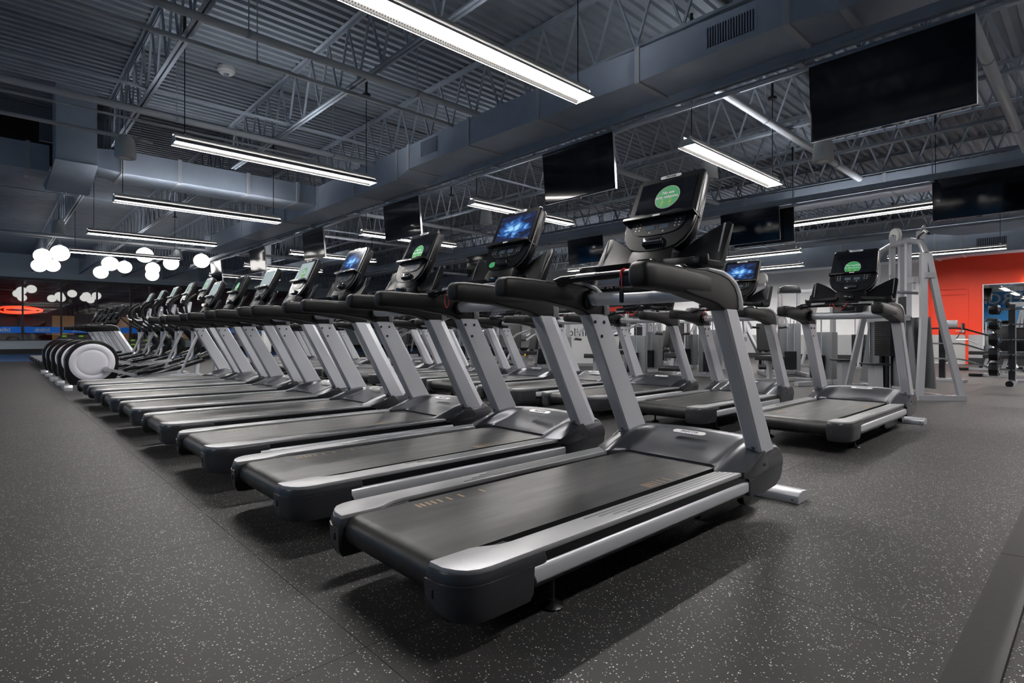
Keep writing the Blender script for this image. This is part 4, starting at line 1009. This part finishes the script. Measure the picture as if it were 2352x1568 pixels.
def abdominal():
    t = empty('abdominal_machine', (-6.55, 14.0, 0), math.radians(-25), 'silver A-frame machine with thick black roller pads', 'gym machine')
    f = 'frame_silver'
    for s in (-1, 1):
        MB().rtube([(s*.55,-.5,.03),(s*.36,0,1.0),(s*.22,.05,1.85)], .06, .08).build('leg', f, t, flat=True)
        MB().rtube([(s*.55,.5,.03),(s*.36,.1,1.0),(s*.22,.05,1.85)], .06, .08).build('leg', f, t, flat=True)
    MB().rtube([(-.4,0,.80),(.4,0,.80)], .06, .11).build('cross_plate', f, t, flat=True)
    MB().rtube([(-.62,-.5,.03),(.62,-.5,.03)], .08, .06).build('base_beam', f, t, flat=True)
    roller(t, (-.45,-.42,.74), (-.08,-.42,.74), .085); roller(t, (.08,-.42,.74), (.45,-.42,.74), .085)
    pad(t, (0,-.35,.52), .4, .16, .30, name='hip_pad')
    wstack(t, .75, .25, .12, .28, .09, 20)
    MB().lathe([(0,-.04),(.12,-.035),(.13,0),(.12,.035),(0,.04)], (-.2,-.1,1.32), 'y', 20).build('round_pad', 'pad_black', t)
    MB().tube([(-.2,-.05,1.3),(-.2,.05,1.05)], .018, 8).build('pad_stem', f, t)
    # upper boom with two pulleys
    MB().rtube([(-.75,.1,2.08),(.95,.1,2.14)], .06, .06).build('boom', f, t, flat=True)
    MB().rtube([(.15,.05,1.85),(.15,.1,2.10)], .07, .08).build('boom_post', f, t, flat=True)
    MB().box(.30, .72, .05, .15, 2.12, 2.20).build('boom_sleeve', 'soft_black', t, flat=True)
    for x in (-.45, .86):
        MB().lathe([(.02,-.03),(.145,-.028),(.15,-.02),(.13,0),(.15,.02),(.145,.028),(.02,.03)], (x,.1,2.27), 'y', 28).build('pulley', 'speaker_white', t)
    MB().tube([(.99,.1,2.25),(.99,.1,2.05)], .006, 6).lathe([(0,-.03),(.03,0),(0,.03)], (.99,.1,2.06), seg=10).build('cable_end', 'black_plastic', t)
abdominal()

def crossover():
    t = empty('cable_crossover', (-5.6, 17.4, 0), math.radians(-8), 'wide silver cable crossover with two black weight stacks before the far wall', 'gym machine')
    f = 'frame_silver'
    for x in (-1.25, 1.25):
        MB().rtube([(x-.1,-.4,.03),(x+.05*(-1 if x>0 else 1),0,2.2)], .06, .08).build('leg', f, t, flat=True)
        MB().rtube([(x-.1,.4,.03),(x+.05*(-1 if x>0 else 1),0,2.2)], .06, .08).build('leg', f, t, flat=True)
        wstack(t, x+(.25 if x < 0 else -.25), 0, .22, .34, .10, 22)
        MB().box(x+(.25 if x < 0 else -.25)-.12, x+(.25 if x < 0 else -.25)+.12, -.06, .06, .05, .22).build('stack_stand', 'black_plastic', t, flat=True)
        pad(t, (x+.45,-.45,.62), .34, .2, .05, name='seat'); MB().rtube([(x+.45,-.45,.05),(x+.45,-.45,.6)], .05, .06).build('seat_post', f, t, flat=True)
    MB().rtube([(-1.25,0,2.2),(1.25,0,2.2)], .08, .09).build('top_beam', f, t, flat=True)
    MB().rtube([(-1.4,-.4,.04),(1.4,-.4,.04)], .09, .07).build('base_beam', f, t, flat=True)
    MB().rtube([(.55,-.4,.05),(.30,0,1.75)], .06, .08).build('brace', f, t, flat=True)
    MB().rtube([(-.35,-.4,.05),(-.15,0,1.75)], .06, .08).build('brace', f, t, flat=True)
crossover()
s = empty('wooden_stool', (-4.75, 19.6, 0), .3, 'pale wooden stool against the grey wainscot', 'stool')
for a, b in ((-.2,-.2),(.2,-.2),(-.2,.2),(.2,.2)): MB().rtube([(a*1.1,b*1.1,0),(a*.8,b*.8,.72)], .04, .04).build('leg', 'wood_beige', s, flat=True)
MB().box(-.22, .22, -.22, .22, .72, .76).build('seat', 'wood_beige', s, bevel=.008); MB().box(-.2, .2, -.19, -.16, .25, .28).build('stretcher', 'wood_beige', s, flat=True)

# ------------------------------------------------------------------ bar rack with hanging bars
t = empty('bar_rack', (-2.25, 13.9, 0), 0, 'black upright rack holding cable bars left of the barbell rack', 'rack')
MB().rtube([(0,0,.03),(0,0,1.18)], .10, .10).build('post', 'charcoal', t, flat=True)
MB().box(.02, .24, -.07, .07, 1.06, 1.20).build('post_head', 'frame_silver', t, bevel=.03)
MB().rtube([(-.35,.0,.03),(.40,-.25,.03)], .14, .05).build('base_foot', 'silver_bright', t, flat=True)
for z in (1.0, .70, .40): MB().tube([(0,0,z-.03),(.10,-.14,z),(.11,-.15,z+.05)], .012, 8).build('hook', 'charcoal', t)
for z, m, lab in ((1.04,'soft_black','black cable bar on the top hook of the bar rack'), (.74,'chrome','upper bent chrome curl bar on the bar rack'), (.44,'chrome','lower bent chrome curl bar on the bar rack')):
    b = empty('cable_bar', (-2.15, 13.76, z), 0, lab, 'bar', 'bars on the bar rack')
    MB().tube([(-.25,0,0),(.18,0,0),(.28,0,-.02),(.62,-.02,-.14)], .016, 10).build('bar', m, b)
    MB().lathe([(0,-.035),(.025,-.02),(.03,0),(.025,.02),(0,.035)], (.64,-.02,-.145), 'x', 12).build('end_knob', 'soft_black', b)
b = empty('triangle_handle', (-1.92, 13.72, .82), 0, 'small chrome triangle handle hanging on the bar rack', 'handle')
MB().tube([(-.09,0,.0),(0,0,.17),(.09,0,0),(-.09,0,0)], .010, 8).tube([(0,0,.17),(0,0,.30)], .007, 6).build('frame', 'chrome', b); MB().tube([(.09,0,0),(.24,-.02,-.08)], .013, 8).build('grip', 'silver', b)

# ------------------------------------------------------------------ barbell rack and barbells
t = empty('barbell_rack', (-1.17, 13.45, 0), 0, 'silver and black upright rack of fixed barbells at the right edge', 'rack')
for x in (0, 1.25):
    MB().rtube([(x,.10,.05),(x,.10,1.50)], .09, .11).build('upright', 'frame_silver', t, flat=True)
    MB().box(x-.045, x+.045, -.045, .045, .10, 1.46).build('saddle_post', 'charcoal', t, flat=True)
    MB().rtube([(x,-.38,.035),(x,.55,.035)], .10, .07).build('base_foot', 'silver_bright', t, flat=True)
    MB().disc((x,-.39,.045), .055, 'y', .03, 16).build('foot_cap', 'black_plastic', t)
    for k in range(5):
        for q in (-1, 1): MB().tube([(x,q*.04,.24+.272*k),(x,q*.13,.25+.272*k),(x,q*.145,.29+.272*k)], .014, 8).build('saddle', 'charcoal', t)
MB().box(-.05, 1.30, .06, .14, 1.42, 1.50).build('top_beam', 'frame_silver', t, flat=True)
MB().disc((-.06,.10,1.46), .06, 'x', .06, 18).build('beam_cap', 'charcoal', t)
MB().rtube([(0,.45,.05),(1.25,.45,.05)], .07, .05).build('base_beam', 'silver_bright', t, flat=True)
for k in range(5):
    for q in (-1, 1):
        R = .122-.009*k
        b = empty('barbell', (-.55, 13.45+q*.12, .281+.272*k), 0, 'fixed barbell with black heads, %s level from the floor, %s side of the rack' % (ORD[k], 'near' if q < 0 else 'far'), 'barbell', 'barbells on the rack')
        MB().tube([(-.78,0,0),(.78,0,0)], .014, 10).build('bar', 'chrome', b)
        for s in (-1, 1):
            MB().lathe([(.03,-.07),(R,-.062),(R,.062),(.03,.07)], (s*.86,0,0), 'x', 8).build('head', 'black_plastic', b, bevel=.006)
            MB().lathe([(.02,-.012),(R*.55,-.01),(R*.55,.01),(.02,.012)], (s*.785,0,0), 'x', 16).build('collar', 'chrome', b)

# ------------------------------------------------------------------ dumbbell tower
t = empty('dumbbell_tower', (-2.12, 20.0, 0), 0, 'narrow black dumbbell tower in front of the mirror', 'rack')
MB().box(-.04, .42, -.04, .04, .30, 1.15).build('panel', 'black_plastic', t, bevel=.01)
MB().rtube([(-.1,-.2,.03),(.05,0,.32)], .05, .05).rtube([(.5,-.2,.03),(.35,0,.32)], .05, .05).build('leg', 'frame_silver', t)
MB().rtube([(-.3,0,.03),(.6,0,.03)], .08, .05).build('base_foot', 'black_plastic', t, flat=True)
MB().box(-.02, .40, -.12, .12, 1.15, 1.17).build('top_plate', 'chrome', t, flat=True)
for k in range(6):
    d = empty('dumbbell', (-2.14, 19.9, .42+.135*k), 0, 'small chrome-ended dumbbell on the tower, %s from the bottom' % ORD[k], 'dumbbell', 'dumbbells on the tower')
    MB().tube([(0,-.05,0),(0,.05,0)], .013, 8).build('grip', 'chrome', d)
    for s in (-1, 1): MB().lathe([(0,-.03),(.038,-.03),(.052,-.015),(.052,.015),(.038,.03),(0,.03)], (0,s*.08,0), 'y', 16).build('head', 'chrome', d)

# ------------------------------------------------------------------ benches
for k, (x, y, lab) in enumerate(((-2.05, 18.6, 'flat black weight bench behind the barbell rack, the farther one'), (-1.45, 15.9, 'flat black weight bench behind the barbell rack, the nearer one'))):
    t = empty('weight_bench', (x, y, 0), 0, lab, 'bench', 'weight benches')
    MB().rtube([(-.42,0,.035),(.75,0,.035)], .08, .06).build('base_beam', 'silver_bright', t, flat=True)
    for xx in (-.5, .78): MB().box(xx-.14, xx+.10, -.16, .16, 0, .07).build('foot', 'black_plastic', t, bevel=.02)
    MB().rtube([(-.1,0,.06),(-.02,0,.40)], .06, .07).build('post', 'frame_silver', t, flat=True); MB().rtube([(.45,0,.06),(.38,0,.40)], .06, .07).build('post', 'frame_silver', t, flat=True)
    pad(t, (.15,0,.45), 1.1, .28, .09, name='bench_pad')

# ------------------------------------------------------------------ wall posters and partition
p = empty('wall_poster', (-17.6, RY1, 1.35), 0, 'black wall poster with white and red lettering seen between treadmills', 'poster')
MB().box(-2.6, 2.6, -.02, 0, 0, 2.3).build('sheet', 'poster_black', p, flat=True)
MB().box(-2.6, 2.6, -.024, -.02, .55, .95).build('red_band', 'poster_red', p, flat=True)
for z in (2.0, 1.25):
    place_text('lettering', text_mesh('lettering', 'do shall be fit', .42, 'letter_white', bold=.006), p, frameM((.3,-.024,z), (1,0,0), (0,0,1)))
pt = empty('partition', (-10.9, 12.6, 0), math.radians(30), 'pale partition panel with dark lettering behind the brown leg machine', 'panel')
MB().box(-.9, .9, -.03, .03, .08, 1.45).build('panel', 'wall_white', pt, bevel=.005); MB().box(-.95, .95, -.12, .12, 0, .08).build('foot', 'wall_grey', pt)
place_text('lettering', text_mesh('lettering', 'blink', .34, 'letter_dark'), pt, frameM((.25,-.032,.98), (1,0,0), (0,0,1)))
# white column standing in the far part of the hall
for k, (x, y) in enumerate(((-24.5, 8.6), (-12.3, 18.8))):
    c = empty('column', (x, y, 0), 0, ['white square column in the far left part of the hall', 'white square column behind the strength machines'][k], 'column', 'white columns')
    MB().box(-.15, .15, -.15, .15, 0, RZ-.01).build('shaft', 'wall_white', c, bevel=.01); MB().box(-.17, .17, -.17, .17, 0, .2).build('base', 'base_black', c, flat=True)
